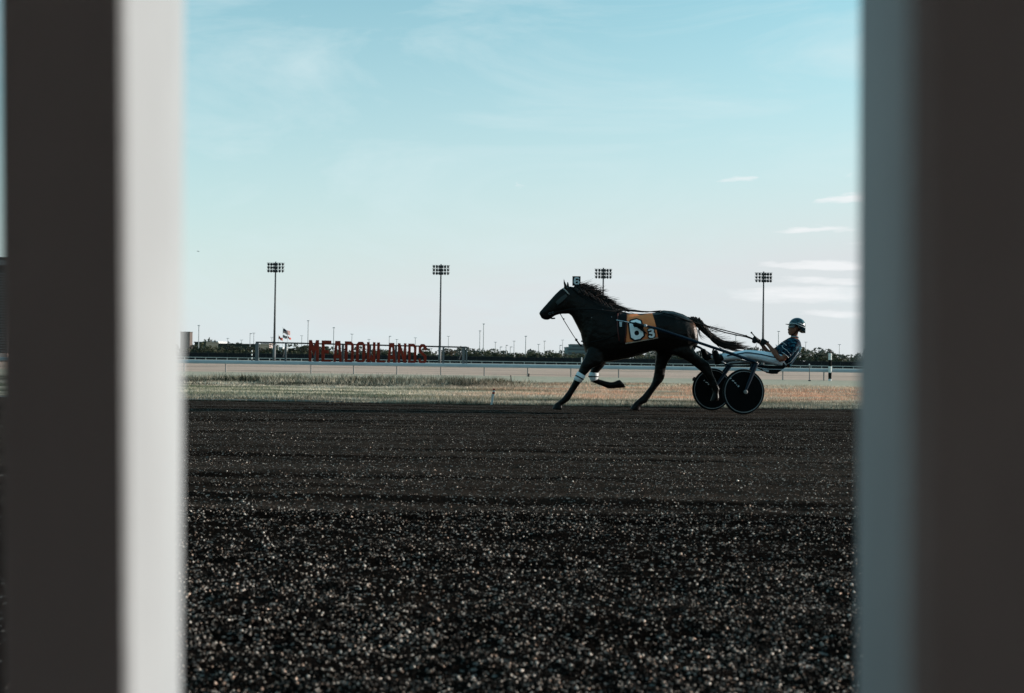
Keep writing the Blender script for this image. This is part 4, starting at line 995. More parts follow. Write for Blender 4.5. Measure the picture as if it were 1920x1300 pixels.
# head number plate
np_o = P(1080, 537, YH)
npl = tag(empty('number_plate', np_o), 'small black plate with a white 6 standing on the horse\'s headstall', 'number plate')
Yp = YH - .03
mb = MB(); a = P(1073.2, 536, Yp); b_ = P(1088.6, 518.3, Yp)
mb.box(((a.x + b_.x) / 2, Yp + .006, (a.z + b_.z) / 2), (abs(b_.x - a.x), .012, abs(b_.z - a.z))); pl = mb.build('plate', M_NUMBLACK, npl)
def px_loop(pts, y): return [(P(p[0], p[1], y).x, P(p[0], p[1], y).z) for p in pts]
sixp = [(1076, 524.5), (1077, 521.4), (1079.5, 519.8), (1083.8, 519.8), (1086.4, 522), (1086.5, 524), (1083.4, 524), (1082.6, 522.4), (1080.4, 522.4), (1079.3, 524.6), (1079.3, 526.6), (1081, 525.8), (1084.6, 526), (1087, 528.2), (1087, 531.2), (1084.8, 533.6), (1079, 533.7), (1076.3, 531.6), (1075.6, 528.5)]
hole = [(1079.4, 529), (1080.6, 528), (1082.6, 528), (1083.6, 529.2), (1083.4, 530.8), (1082.4, 531.6), (1080.4, 531.5), (1079.5, 530.4)]
vs, fs = poly_mesh([px_loop(sixp, Yp), px_loop(hole, Yp)], .004)
mb = MB(); mb.add([(v.x, Yp - .006 + v.y, v.z) for v in vs], fs); mb.build('numeral', mat('plate_white', (.62, .64, .65), .7), pl)
mb = MB(); mb.tube([P(1081, 536, YH), P(1080.5, 542, YH)], .012, 6); mb.build('stem', M_LEATHER, npl)

# harness
har = tag(empty('race_harness', P(1166, 640, YH)), 'black leather bridle, girth and straps worn by the horse', 'harness')
def strap(name, pts, r, m_, par=har, n=6, on=True, off=.004):
    mb = MB(); mb.tube([on_horse(p[0], p[1], off) if on else (P(*p) if len(p) == 3 else P(p[0], p[1], YH)) for p in pts], r, n); return mb.build(name, m_, par, smooth=True)
gir = fitted([[(1159, 585), (1174.5, 587.5), (1173.5, 605), (1173, 625), (1171.5, 643), (1160.5, 643), (1158, 620), (1157.5, 600)]], .020, 3).build('girth_pad', M_LEATHER, har)
M_DKRED = mat('dark_red_leather', (.075, .014, .012), .6, .3)
strap('girth_edge', [(1158, 588), (1157, 605), (1158.5, 625), (1161, 640)], .010, M_DKRED, gir, off=.026)
strap('girth_edge', [(1175, 588), (1174.3, 605), (1173.5, 625), (1170.5, 642)], .010, M_DKRED, gir, off=.026)
fitted([[(1161, 603.5), (1166, 603.5), (1165.5, 613), (1161.5, 613)]], .032, 1).build('buckle', M_LENS, gir)
mb = MB()
for x in (1164, 1172): mb.tube([P(x, 586, YH), P(x, 579.5, YH), P(x + 1.5, 577.5, YH), P(x + 3, 579.5, YH), P(x + 1.5, 582, YH)], .008, 6)
mb.build('terret', M_DARKSTEEL, har, smooth=True)
strap('martingale', [(1050, 588), (1058, 602), (1066, 615), (1075, 629.5), (1081, 638), (1086, 644.5), (1092, 650)], .0065, M_LEATHER, on=False)
mb = MB(); mb.sphere(P(1080.5, 637.5, YH), .022, 8, 6); mb.sphere(P(1057, 598.5, YH), .014, 8, 6); mb.build('martingale_ring', M_LEATHER, har, smooth=True)
strap('martingale_fork', [(1081, 638.5), (1085, 644), (1090, 649.5)], .013, M_LEATHER, on=False)
strap('breast_strap', [(1090, 640), (1110, 642), (1135, 636), (1160, 625)], .012, M_LEATHER)
strap('throat_lash', [(1065, 556), (1060, 575), (1057.5, 587)], .005, M_LEATHER)
strap('cheek_strap', [(1064, 553), (1055, 566), (1043, 575), (1037, 586)], .007, M_LEATHER)
strap('nose_band', [(1027.5, 568), (1033, 576), (1041, 583), (1046, 590)], .007, M_LEATHER)
strap('brow_band', [(1056, 541), (1060, 544.5), (1064, 549), (1067.5, 552.5)], .010, mat('pale_fleece', (.42, .36, .33), .9, .1), off=.010)
fitted([[(1041.5, 567), (1052, 557), (1061, 551.5), (1064, 556), (1056, 564), (1046, 572)]], .024, 1, .012).build('blinker', mat('blinker_leather', (.014, .020, .020), .5, .4), har)
mb = MB()
for (x, y) in ((1031, 588.5), (1037, 587)):
    q = on_horse(x, y, .012); mb.tube([q + Vector((.018 * math.cos(a), 0, .018 * math.sin(a))) for a in np.linspace(0, 6.0, 9)], .004, 5)
mb.build('bit_ring', M_STEEL, har, smooth=True)
strap('chin_strap', [(1031, 596.5), (1036, 597.5), (1041, 597)], .012, M_LEATHER, on=False)
mb = MB(); mb.sphere(on_horse(1109, 596, .01), .010, 6, 5); mb.sphere(on_horse(1130, 581, .01), .008, 6, 5); mb.sphere(on_horse(1146.5, 595, .012), .010, 6, 5); mb.build('rosette', M_CHROME, har)
strap('overcheck', [(1068, 538, YH - .04), (1090, 553, YH - .14), (1120, 570, YH - .19), (1150, 580, YH - .15), (1166, 581, YH - .03)], .006, M_LEATHER, on=False)
strap('back_strap', [(1168, 582), (1185, 584), (1205, 585.5), (1225, 584.5), (1245, 583), (1262, 584.5), (1280, 590), (1293, 597)], .007, M_LEATHER, on=False)
strap('crupper_dock', [(1290, 596), (1296, 601), (1299, 607), (1302, 612)], .010, M_LEATHER, on=False)
reins = tag(empty('reins', P(1400, 630, YH)), 'long black reins running from the saddle over the rump to the driver\'s hands', 'reins')
for nm, pts in (('rein', [(1036, 587, YH - .12), (1070, 580, YH - .20), (1110, 580, YH - .30), (1150, 584, YH - .22), (1174, 581, YH - .04), (1190, 583.5, YH - .06), (1212, 584.5, YH - .1), (1238, 585.5, YH - .18), (1262, 592, YH - .26), (1290, 601.5, YH - .20), (1320, 609.8, YH - .10), (1360, 620, YH - .05), (1399, 630, YH), (1416, 637, YH - .02), (1424, 640, YH - .05)]),
                 ('rein', [(1036, 587, YH + .12), (1070, 580, YH + .20), (1110, 580, YH + .30), (1150, 584, YH + .22), (1174, 581, YH + .04), (1190, 582, YH + .05), (1212, 585.5, YH + .1), (1238, 583, YH + .18), (1262, 590, YH + .26), (1290, 600, YH + .20), (1320, 611.5, YH + .10), (1360, 624, YH + .08), (1399, 632, YH + .05), (1416, 638, YH + .04), (1421, 640, YH + .02)])):
    mb = MB(); mb.tube([P(*p) for p in pts], .0095, 6); mb.build(nm, M_LEATHER, reins, smooth=True)
mb = MB(); mb.sphere(P(1399, 630, YH), .016, 8, 6); mb.build('buckle', M_LEATHER, reins)
strap('hand_loop', [(1421, 640, YH), (1417, 650, YH), (1419, 657, YH), (1424, 661, YH), (1427, 655, YH)], .003, M_LEATHER, reins, on=False)

# knee boots
def boot(lst, label, s_=1.16):
    root = tag(empty('knee_boot', P(lst[1][0], lst[1][1], lst[1][5])), label, 'knee boot', 'white knee boots')
    st = []
    for a, b, c, d, w_, y in lst:
        cx, cy = (a + c) / 2, (b + d) / 2
        st.append((P(cx + (a - cx) * s_, cy + (b - cy) * s_, y), P(cx + (c - cx) * s_, cy + (d - cy) * s_, y), w_ * 1.22))
    mb = MB(); mb.loft(st, 16); mb.build('sleeve', mat('boot_white', (.78, .79, .80), .7, .2, (.66, .67, .68), 10), root, smooth=True)
    a, b_ = st[len(st) // 2], st[len(st) // 2 - 1]
    def mixst(t): return (a[0].lerp(b_[0], t), a[1].lerp(b_[1], t), (a[2] * (1 - t) + b_[2] * t))
    q = []
    for t_ in (-.12, .14):
        A_, B_, w_ = mixst(t_); c = (A_ + B_) / 2; q.append((c + (A_ - c) * 1.06, c + (B_ - c) * 1.06, w_ * 1.08))
    mb = MB(); mb.loft(q, 16); mb.build('band', M_LEATHER, root, smooth=True)
boot([(1084, 697, 1097, 705, .060, yn), (1080, 704.5, 1093, 711.5, .058, yn), (1076, 712, 1088.5, 718, .052, yn)], 'white knee boot with black band on the foreleg reaching forward')
boot([(1106.2, 698.5, 1121.2, 699.5, .056, yf), (1104.8, 706, 1120.8, 706.5, .055, yf), (1109.5, 716.2, 1120.5, 711.2, .052, yf)], 'white knee boot with black band on the folded foreleg')

# ------------------------------------------------------------------ sulky
RW = .357
Nw = P(1394, 733, 15.62); Nw.z = RW
Fw = P(1335, 732, 16.78); Fw.z = RW
AX = (Fw - Nw).normalized()
HD = Vector((-AX.y, AX.x, 0)).normalized()       # heading
sorg = (Nw + Fw) / 2; sorg.z = 0
sul = tag(empty('sulky', sorg), 'blue two wheeled racing sulky with black disc wheels behind the horse', 'sulky')
def circ(c, ax, r, n=48):
    u = Vector((0, 0, 1)); v = ax.cross(u).normalized(); u = v.cross(ax)
    return [c + (u * math.cos(2 * math.pi * k / n) + v * math.sin(2 * math.pi * k / n)) * r for k in range(n)]
def wheel(c, outer):
    """outer: unit vector pointing away from the cart"""
    wd = .022; n = 48
    mb = MB(); mb.rings([circ(c - outer * .004, outer, .02), circ(c - outer * wd, outer, .05), circ(c - outer * .014, outer, RW - .03), circ(c + outer * .014, outer, RW - .03), circ(c + outer * wd, outer, .05), circ(c + outer * wd, outer, .02)])
    w_ = mb.build('wheel', M_DISC, sul, smooth=False)
    mb = MB(); rs = []
    for k in range(13):
        a = 2 * math.pi * k / 12; rs.append(circ(c + outer * (.020 * math.sin(a)), outer, RW - .020 + .020 * math.cos(a)))
    mb.rings(rs, cap=False); mb.build('tyre', M_RUBBER, w_, smooth=True)
    mb = MB()
    for s_ in (-1, 1):
        mb.rings([circ(c + outer * s_ * .0155, outer, RW - .030), circ(c + outer * s_ * .0185, outer, RW - .031), circ(c + outer * s_ * .0185, outer, RW - .041), circ(c + outer * s_ * .0150, outer, RW - .042)], cap=False)
    mb.build('rim', mat('rim_alloy', (.22, .22, .22), .6, .2), w_)
    mb = MB(); mb.rings([circ(c - outer * .05, outer, .022, 16), circ(c + outer * .05, outer, .022, 16), circ(c + outer * .056, outer, .016, 16)]); mb.build('hub', M_DARKSTEEL, w_, smooth=True)
    return w_
wn = wheel(Nw, -AX); wf = wheel(Fw, AX)
# print on the discs: small pale strokes in a row
def marks(par, c, outer, pxs, Yq):
    for (x, y, wx, wy, rot) in pxs:
        q = P(x, y, Yq); nrm = Vector((0, 0, 0)); d = (q - CAMP).normalized(); t_ = (c + outer * .0235 - CAMP).dot(outer) / d.dot(outer); q = CAMP + d * t_
        v = outer.cross(Vector((0, 0, 1))).normalized()
        if v.x < 0: v = -v
        u = Vector((0, 0, 1)); e1 = (v * math.cos(rot) + u * math.sin(rot)) * wx * KX; e2 = (-v * math.sin(rot) + u * math.cos(rot)) * wy * KX
        mb = MB(); f_ = outer * .0015
        q4 = [q - e1 - e2, q + e1 - e2, q + e1 + e2, q - e1 + e2]; mb.add([p - f_ for p in q4] + [p + f_ for p in q4], [(0, 1, 2, 3), (4, 5, 6, 7), (0, 1, 5, 4), (1, 2, 6, 5), (2, 3, 7, 6), (3, 0, 4, 7)])
        mb.build('lettering', mat('disc_print', (.50, .51, .52), .7), par)
mk = [(1370, 709.8, 1.4, .8, .35), (1374.6, 714.2, 2.3, .8, -.25), (1378.6, 718.2, 1.9, .8, -.45), (1381.3, 722, .8, .5, .3), (1384.6, 724.4, 1.4, 1.3, .4)]
marks(wn, Nw, -AX, mk, 15.62)
marks(wf, Fw, -AX, [(1320.5, 713.5, 1.4, .8, .35), (1325, 717.4, 2.4, .8, -.25), (1328.3, 720.8, 1.3, 1.1, -.8)], 16.78)
# shafts
ysn, ysf = YH - .40, YH + .40
def tb(name, pts, r, m_, par=sul, n=10):
    mb = MB(); mb.tube([P(*p) for p in pts], r, n); return mb.build(name, m_, par, smooth=True)
sh = tb('shaft', [(1181, 605, ysn), (1205, 610, ysn), (1230, 616, ysn - .01), (1280, 632.5, ysn - .02), (1336, 651.5, ysn - .04), (1375, 664.5, ysn - .06), (1400, 673.5, ysn - .08), (1412, 677.5, ysn - .09), (1420, 681.5, ysn - .10)], [.012, .020, .022, .022, .023, .023, .024, .024, .022], M_BLUE)
tb('shaft_tip', [(1155.5, 600.3, ysn + .02), (1168, 602.6, ysn + .01), (1182, 605.3, ysn)], .008, M_CHROME, sh)
tb('shaft_sleeve', [(1187, 609, ysn - .005), (1190, 608.5, ysn - .005), (1204, 612, ysn - .005), (1208, 611.5, ysn - .005)], [.020, .040, .034, .018], M_LEATHER, sh)
tb('shaft_clip', [(1207.5, 610.3, ysn - .01), (1212.5, 612, ysn - .012)], .0255, M_LENS, sh)
tb('tug_strap', [(1194, 612, ysn), (1203, 619, ysn + .03), (1212, 625, ysn + .06)], .012, M_LEATHER, sh)
sf = tb('shaft', [(1181, 606, ysf), (1230, 622, ysf), (1270, 634, ysf), (1301, 647.5, ysf + .02), (1312, 652, ysf + .02), (1337, 668, ysf + .04), (1352, 678, ysf + .06), (1364, 685, ysf + .08)], [.016, .019, .019, .019, .019, .019, .020, .020], M_BLUE)
# arch between the wheels and the forks
an, af = P(1418, 681, ysn - .10), P(1365, 684, ysf + .09)
mb = MB(); mb.tube([an, an.lerp(af, .12) + Vector((0, 0, .02)), an.lerp(af, .5) + Vector((.05, 0, .02)), an.lerp(af, .88) + Vector((0, 0, .02)), af], .024, 10); mb.build('arch', M_BLUE, sul, smooth=True)
def fork(top, hub, outer):
    for s_ in (1, -1):
        e = hub + outer * s_ * .062; tp = top + outer * s_ * .040
        mb = MB(); st = []
        for t_ in (0, .08, .35, .7, .93, 1):
            c = tp.lerp(e, t_); wd = (.052, .050, .046, .036, .026, .020)[[0, .08, .35, .7, .93, 1].index(t_)]
            st.append((c + HD * wd * .78, c - HD * wd * .78, .013))
        mb.loft(st, 10); fk = mb.build('fork', M_BLUE, sul, smooth=True)
        mb = MB(); c = hub + outer * s_ * .082
        st = [circ(c - outer * s_ * .012, outer, .030, 10), circ(c + outer * s_ * .004, outer, .034, 10), circ(c + outer * s_ * .010, outer, .020, 10)]
        mb.rings(st); mb.build('axle_nut', mat('axle_alloy', (.20, .185, .175), .6, .3), fk)
fork(P(1417, 680, Nw.y), Nw, -AX); fork(P(1369, 684, Fw.y), Fw, AX)
# crown plates over the wheels
for top, hub in ((P(1417, 680, Nw.y), Nw), (P(1369, 684, Fw.y), Fw)):
    mb = MB(); mb.loft([(top + HD * .06 - AX * .075, top - HD * .04 - AX * .075, .012), (top + HD * .06, top - HD * .04, .03), (top + HD * .06 + AX * .075, top - HD * .04 + AX * .075, .012)], 10); mb.build('fork_crown', M_BLUE, sul, smooth=True)
# seat and its pan
M_SEAT = mat('seat_vinyl', (.006, .005, .005), .7, .1)
def prism(name, pts, y0, y1, m_, par=sul):
    mb = MB(); mb.rings([[P(p[0], p[1], y) for p in pts] for y in (y0, y1)]); return mb.build(name, m_, par)
seat = prism('seat', [(1404, 682.5), (1425, 684), (1452, 686.5), (1470, 685.5), (1475, 687.5), (1468, 692.5), (1440, 692), (1412, 688)], YH - .24, YH + .14, M_SEAT)
prism('seat_pan', [(1415, 688.8), (1440, 692.8), (1467, 693.2), (1456, 701.5), (1448, 701), (1432, 697)], YH - .23, YH + .11, M_SEAT, seat)
prism('reflector', [(1429, 691.5), (1442, 694.5), (1441, 698), (1431, 695.2)], YH - .235, YH - .215, M_LENS, seat)
tb('rear_bar', [(1436, 698, YH - .19), (1447, 700.3, YH - .19), (1458.5, 700, YH - .19)], .011, M_DARKSTEEL)
tb('seat_stay', [(1419, 683, ysn - .08), (1430, 688, YH - .2)], .015, M_BLUE); tb('seat_stay', [(1368, 686, ysf + .05), (1405, 687, YH + .12)], .015, M_BLUE)
tb('seat_rail', [(1352, 680, YH + .25), (1372, 687.5, YH + .18), (1392, 686, YH + .1), (1410, 685.5, YH)], .012, M_BLUE)
for x, y, yy_ in ((1341, 654, ysn + .03), (1318, 657, ysf - .03)):
    tb('stirrup', [(x - 2, y - 2, yy_), (x - 5, y + 6, yy_ + .05), (x - 2, y + 22, yy_ + .06), (x + 5, y + 29, yy_ + .05)], .013, M_DARKSTEEL)

# ------------------------------------------------------------------ driver
YD = 16.12
M_SKIN = mat('skin', (.215, .080, .050), .6, .15, (.18, .066, .04), 10)
def mat_jersey():
    mt = bpy.data.materials.new('jersey_print'); mt.use_nodes = True; t = mt.node_tree; b = t.nodes['Principled BSDF']; b.inputs['Roughness'].default_value = .8; b.inputs['Specular IOR Level'].default_value = .06
    tc = N(t, 'ShaderNodeTexCoord'); n = N(t, 'ShaderNodeTexNoise'); n.inputs['Scale'].default_value = 11; n.inputs['Detail'].default_value = 3; n.inputs['Distortion'].default_value = 2.2
    L(t, tc.outputs['Object'], n.inputs['Vector'])
    r = N(t, 'ShaderNodeValToRGB'); e = r.color_ramp.elements; e[0].position = .46; e[0].color = (.003, .006, .013, 1); e[1].position = .70; e[1].color = (.05, .15, .19, 1)
    k = e.new(.56); k.color = (.006, .040, .066, 1)
    L(t, n.outputs[0], r.inputs[0]); L(t, r.outputs[0], b.inputs['Base Color']); return mt
M_JERSEY = mat_jersey()
M_TROUSER = mat('trouser_white', (.76, .83, .90), .8, .1, (.68, .73, .78), 8, .6, 16)
M_TRIM = mat('trim_white', (.62, .65, .67), .7); M_NAVY = mat('trim_navy', (.02, .06, .10), .7); M_GLOVE = mat('glove_black', (.012, .010, .010), .7, .2)
def limb(mb, pts, n=12):
    mb.tube([P(a, b, y) for a, b, y, r in pts], [r * KX for a, b, y, r in pts], n)
arm_n = [(1491, 645, YD - .17, 6.5), (1487, 653, YD - .21, 6.3), (1477, 664, YD - .23, 5.6), (1467, 673.5, YD - .23, 5.0), (1463.5, 674.5, YD - .23, 4.9), (1456, 666, YD - .20, 4.7), (1448, 656, YD - .16, 4.0), (1441.5, 648, YD - .12, 3.3), (1437, 643, YD - .11, 3.3)]
arm_f = [(1482, 641, YD + .17, 6.3), (1473, 646, YD + .20, 6.0), (1460, 655, YD + .20, 5.2), (1449, 665.5, YD + .19, 4.6), (1445.5, 666.5, YD + .18, 4.5), (1439, 660, YD + .13, 4.3), (1432, 650.5, YD + .08, 3.6), (1426, 643.5, YD + .04, 3.1), (1422, 640, YD + .03, 3.2)]
leg_n = [(1466, 677, YD - .09, 10.5), (1450, 673, YD - .11, 10.3), (1428, 668, YD - .13, 9.0), (1407, 665, YD - .15, 7.6), (1398, 664.5, YD - .16, 7.2), (1380, 667.5, YD - .18, 6.8), (1364, 670, YD - .21, 5.4), (1350, 671, YD - .23, 4.2)]
leg_f = [(1464, 677, YD + .08, 10.0), (1446, 673, YD + .11, 9.8), (1420, 668.5, YD + .15, 8.6), (1396, 666, YD + .19, 7.2), (1386, 666, YD + .21, 6.9), (1366, 669, YD + .26, 6.4), (1346, 669, YD + .30, 5.0), (1330, 667, YD + .33, 4.0)]
torso = [(1480, 690, 1459, 668, .12), (1484, 682, 1460, 664, .165), (1491, 672, 1464, 656, .17), (1498, 661, 1469, 648, .185), (1500.5, 652, 1473, 641, .19), (1499, 643, 1477, 636, .175), (1497, 637.5, 1481, 633, .11), (1495, 634, 1485, 631, .058)]
bd = MB(); bd.loft([(P(a, b, YD), P(c, d, YD), w_) for a, b, c, d, w_ in torso] + [(P(1495.5, 628, YD), P(1485, 627, YD), .055), (P(1497, 620, YD), P(1485, 620, YD), .055)], 20)
bd.loft([(P(1481, 629.3, YD), P(1489, 628, YD), .03), (P(1478.4, 627, YD), P(1493, 625.5, YD), .055), (P(1478, 622.5, YD), P(1499, 621, YD), .070), (P(1478.6, 617.5, YD), P(1503, 616, YD), .077), (P(1479.5, 611, YD), P(1505, 609, YD), .078), (P(1482, 603, YD), P(1503, 602, YD), .068), (P(1487, 599.5, YD), P(1498, 599, YD), .04)], 18)
bd.loft([(P(1479.5, 613.5, YD), P(1481, 612.5, YD), .008), (P(1476.3, 618.4, YD), P(1480, 618.4, YD), .014), (P(1477.6, 620, YD), P(1480, 620, YD), .013)], 8)      # nose
bd.loft([(P(1477.3, 622.2, YD), P(1480, 622.2, YD), .02), (P(1477.0, 624.2, YD), P(1480, 624.4, YD), .018)], 8)                          # lips
bd.sphere(P(1491.5, 618.5, YD - .077), (.018, .012, .03), 8, 6); bd.sphere(P(1491.5, 618.5, YD + .077), (.018, .012, .03), 8, 6)   # ears
for l_ in (arm_n, arm_f, leg_n, leg_f): limb(bd, l_)
dorg = P(1462, 690, YD)
bme = remesh(bd, 'person', .009, 3)
body = link('person', offset_mesh(bme, dorg), M_SKIN, None, tuple(dorg))
tag(body, 'driver in dark blue short sleeved jersey, white trousers and blue helmet, leaning back holding reins', 'person')
# jersey
jm = MB(); jm.loft([(P(a + (a - (a + c) / 2) * .09, b, YD), P(c - (a - (a + c) / 2) * .09, d, YD), w_ + .014) for a, b, c, d, w_ in torso[0:7]], 22)
def fat(l_, k): return [(a, b, y, r + k) for a, b, y, r in l_]
limb(jm, fat(arm_n[:3], 1.9) + [(1473.5, 667.5, YD - .235, 7.6)]); limb(jm, fat(arm_f[:3], 1.7) + [(1456.5, 658, YD + .20, 6.8)])
jme = remesh(jm, 'jersey', .009, 2); jersey = link('jersey', offset_mesh(jme, dorg), M_JERSEY, body)
def ribbon(name, pts, r, m_, par): 
    mb = MB(); mb.tube([P(*p) for p in pts], r, 6); return mb.build(name, m_, par, smooth=True)
yj = YD - .30
ribbon('piping', [(1464.5, 642, YD - .21), (1469, 643.2, YD - .215), (1475, 648, YD - .235)], .0042, M_TRIM, jersey)
ribbon('piping', [(1466.5, 648, YD - .255), (1467.5, 652, YD - .27), (1476, 657.5, YD - .292), (1483, 667, YD - .285)], .0042, M_TRIM, jersey)
ribbon('piping', [(1466, 660.5, YD - .29), (1471, 663.5, YD - .305), (1476, 668, YD - .305), (1478.5, 671, YD - .285)], .0042, M_TRIM, jersey)
ribbon('piping', [(1454.5, 646.5, YD + .14), (1456.5, 649, YD + .13), (1459, 651, YD + .12)], .005, M_TRIM, jersey)
mb = MB(); mb.loft([(P(1497.5, 634.8, YD), P(1483, 632.2, YD), .075), (P(1497, 631.3, YD), P(1483.3, 629.9, YD), .072)], 16); mb.build('collar', M_NAVY, jersey, smooth=True)
mb = MB(); mb.loft([(P(1497.6, 632.6, YD), P(1482.8, 631.3, YD), .077), (P(1497.4, 631.9, YD), P(1482.9, 630.6, YD), .077)], 16); mb.build('collar_edge', M_TRIM, jersey, smooth=True)
ribbon('back_strap', [(1497.5, 660, YD - .17), (1491, 669, YD - .185), (1483, 679, YD - .17), (1472, 685, YD - .16)], .0045, M_TRIM, jersey)
# trousers
tm_ = MB(); limb(tm_, fat(leg_n[:-1], .9) + [(1353, 670.5, YD - .225, 5.2)]); limb(tm_, fat(leg_f[:-1], .9) + [(1333, 667.5, YD + .325, 5.0)])
tm_.loft([(P(1474, 690, YD), P(1455, 671, YD), .14), (P(1472, 682, YD), P(1456, 668, YD), .15)], 18)
tme = remesh(tm_, 'trousers', .010, 2); trou = link('trousers', offset_mesh(tme, dorg), M_TROUSER, body)
def side_line(l_, k, dy, lim):
    return [(a, b + dy, y - (r + k) * KX * .92, 0) for a, b, y, r in l_[lim[0]:lim[1]]]
ribbon('stripe', [p[:3] for p in side_line(leg_n, 1.3, -3.0, (0, 7))], .011, M_NAVY, trou)
ribbon('stripe', [p[:3] for p in side_line(leg_f, 1.3, -3.0, (3, 8))], .010, M_NAVY, trou)
# boots
for (x0, y0, x1, y1, yy_, s_) in ((1340.5, 656.5, 1346.5, 684, YD - .235, 1), (1318, 654, 1325, 677, YD + .335, .95)):
    mb = MB()
    a, b_ = Vector((x0, y0)), Vector((x1, y1))
    st = []
    for t_, wd, hw in ((0, 2.5, .030), (.08, 4.6, .042), (.3, 6.0, .050), (.55, 7.0, .050), (.8, 7.6, .045), (.95, 6.5, .040), (1, 4.5, .03)):
        c = a.lerp(b_, t_); st.append((P(c.x - wd * .62, c.y, yy_), P(c.x + wd * 1.05, c.y - (1 if t_ > .5 else 0), yy_), hw))
    mb.loft(st, 12); mb.tube([P((x0 + x1) / 2 + 4, y0 + 17, yy_), P((x0 + x1) / 2 + 11.5, y0 + 14, yy_ + .01)], [.050, .046], 12)
    bo = link('boot', offset_mesh(remesh(mb, 'boot', .008, 2), dorg), M_LEATHER, body)
    mb = MB(); mb.loft([(P(x0 - 4.4, y0 + 2, yy_), P(x0 - 2.8, y0 + 2, yy_), .04), (P((x0 + x1) / 2 - 5.6, (y0 + y1) / 2, yy_), P((x0 + x1) / 2 - 3.6, (y0 + y1) / 2, yy_), .05), (P(x1 - 5.4, y1, yy_), P(x1 - 3.4, y1, yy_), .04)], 10); mb.build('sole', M_RUBBER, bo, smooth=True)
# gloves with fingers closed on the reins
def glove(cx, cy, yy_, ux, uy, nm='glove'):
    """cx, cy: palm centre in px; ux, uy: direction of the knuckles"""
    mb = MB(); ll = math.hypot(ux, uy); ux /= ll; uy /= ll; vx, vy = -uy, ux
    def q(u, v, dy=0): return P(cx + ux * u + vx * v, cy + uy * u + vy * v, yy_ + dy)
    mb.loft([(q(-6.5, -3.6), q(-6.5, 3.6), .034), (q(-3.5, -4.3), q(-3.5, 4.3), .036), (q(0, -5.2), q(0, 5.0), .034), (q(3.0, -4.8), q(3.0, 4.6), .030), (q(4.3, -4.0), q(4.3, 3.8), .020)], 12)
    for k, (v, ln) in enumerate(((-3.9, 4.6), (-1.4, 5.3), (1.2, 4.9), (3.5, 3.9))):
        mb.tube([q(2.6, v), q(3.2 + ln * .42, v + .3, -.004), q(3.6 + ln * .55, v + 1.0, .022), q(2.4 + ln * .30, v + 1.3, .042), q(1.2, v + 1.0, .046)], [1.35 * KX, 1.25 * KX, 1.15 * KX, 1.1 * KX, .9 * KX], 8)
    mb.tube([q(-2.2, -4.2, -.012), q(.6, -6.6, -.016), q(3.2, -6.8, -.006), q(5.2, -5.2, .006)], [1.6 * KX, 1.45 * KX, 1.25 * KX, 1.0 * KX], 8)
    o = link(nm, offset_mesh(remesh(mb, nm, .0055, 1), dorg), M_GLOVE, body)
    mb = MB(); mb.loft([(q(-7.6, -4.4), q(-7.6, 4.4), .040), (q(-5.6, -4.2), q(-5.6, 4.2), .040)], 12); mb.build('cuff', M_GLOVE, o, smooth=True)
glove(1433, 641.5, YD - .10, -1, -.42); glove(1417.5, 637.5, YD + .03, -1, -.50)
# helmet
hm = MB(); c = P(1494.6, 610.2, YD); rx, rz = 15.2 * KX, 14.2 * KX
rs = []
for i in range(11):
    t_ = math.pi * .5 * i / 10
    r_ = [(c.x + rx * math.cos(t_) * math.cos(a), c.y + .128 * math.cos(t_) * math.sin(a), c.z + rz * math.sin(t_)) for a in np.linspace(0, 2 * math.pi, 25)[:-1]]
    rs.append(r_)
low = [(c.x + rx * .995 * math.cos(a), c.y + .127 * math.sin(a), c.z - (.0 if math.cos(a) < -.25 else .075 * smooth01((math.cos(a) + .25) / .7) + .05 * smooth01((math.cos(a) - .2) / .6))) for a in np.linspace(0, 2 * math.pi, 25)[:-1]]
hm.rings([low] + rs)
def mat_helmet():
    mt = bpy.data.materials.new('helmet_shell'); mt.use_nodes = True; t = mt.node_tree; b = t.nodes['Principled BSDF']; b.inputs['Roughness'].default_value = .18
    tc = N(t, 'ShaderNodeTexCoord'); n = N(t, 'ShaderNodeTexNoise'); n.inputs['Scale'].default_value = 9; n.inputs['Distortion'].default_value = 2.0; L(t, tc.outputs['Object'], n.inputs['Vector'])
    r = N(t, 'ShaderNodeValToRGB'); e = r.color_ramp.elements; e[0].position = .52; e[0].color = (.006, .018, .030, 1); e[1].position = .70; e[1].color = (.14, .22, .24, 1)
    k = e.new(.60); k.color = (.010, .050, .066, 1)
    L(t, n.outputs[0], r.inputs[0]); L(t, r.outputs[0], b.inputs['Base Color']); return mt
hel = hm.build('helmet', mat_helmet(), body, smooth=True)
mb = MB(); arc = np.linspace(math.radians(118), math.radians(242), 13)
o1 = [(c.x + rx * 1.01 * math.cos(a), c.y + .129 * math.sin(a), c.z + .010) for a in arc]
o2 = [(c.x + (rx * 1.0 + .055 * max(0, -math.cos(a)) ** 2) * math.cos(a), c.y + .130 * math.sin(a), c.z + .022 - .010 * abs(math.sin(a))) for a in arc]
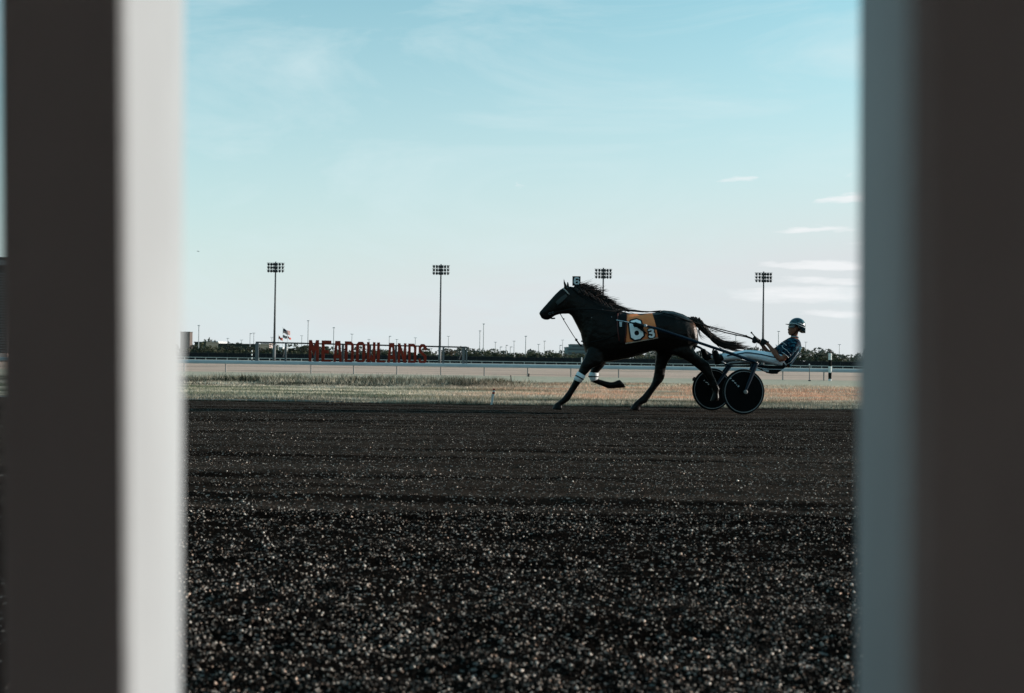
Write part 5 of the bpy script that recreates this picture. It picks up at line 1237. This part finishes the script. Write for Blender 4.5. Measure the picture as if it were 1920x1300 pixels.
vs = o1 + o2 + [(p[0], p[1], p[2] - .007) for p in o1] + [(p[0], p[1], p[2] - .007) for p in o2]; k = len(arc); fs = []
for i in range(k - 1):
    fs += [(i, i + 1, k + i + 1, k + i), (2 * k + i, 2 * k + i + 1, 3 * k + i + 1, 3 * k + i), (k + i, k + i + 1, 3 * k + i + 1, 3 * k + i), (i, i + 1, 2 * k + i + 1, 2 * k + i)]
mb.add(vs, fs); mb.build('visor', mat('visor_grey', (.08, .12, .13), .3, .4), hel)
def helm_pt(a, z): 
    k = math.sqrt(max(.05, 1 - (max(0, z) / rz) ** 2)); return Vector((c.x + rx * 1.012 * k * math.cos(a), c.y + .1295 * k * math.sin(a), c.z + z))
mb = MB(); mb.tube([helm_pt(a, z) for a, z in zip(np.radians([200, 222, 245, 262, 280, 300, 325]), (.030, .028, .020, .004, -.016, -.03, -.036))], .0045, 6); mb.build('stripe', M_TRIM, hel, smooth=True)
mb = MB(); mb.tube([helm_pt(a, z) for a, z in zip(np.radians([262, 272, 285, 297]), (.034, .030, .016, .006))], .0045, 6); mb.build('stripe', M_TRIM, hel, smooth=True)
mb = MB(); mb.loft([(P(1479.6, 609.8, YD), P(1492, 609.0, YD), .090), (P(1478.2, 613.0, YD), P(1493, 613.2, YD), .092), (P(1478.8, 615.3, YD), P(1490, 615.3, YD), .088)], 18); mb.build('goggles', mat('goggle_grey', (.11, .12, .13), .25, .5), body, smooth=True)
mb = MB(); mb.tube([P(1498, 617, YD - .09), P(1490, 625.5, YD - .078), P(1483.5, 629.8, YD - .03), P(1483.5, 629.8, YD + .03)], .006, 6); mb.build('chin_strap', M_LEATHER, hel, smooth=True)
# whip in the far hand
wh = tag(empty('whip', P(1413, 632, YD)), 'short black whip held up in the driver\'s left glove', 'whip')
mb = MB(); mb.tube([P(1409.3, 624.5, YD), P(1416, 632, YD), P(1423, 640, YD)], .0085, 8); mb.build('handle', M_LEATHER, wh, smooth=True)
mb = MB(); mb.sphere(P(1409, 624, YD), .016, 8, 6); mb.build('knob', M_LEATHER, wh, smooth=True)
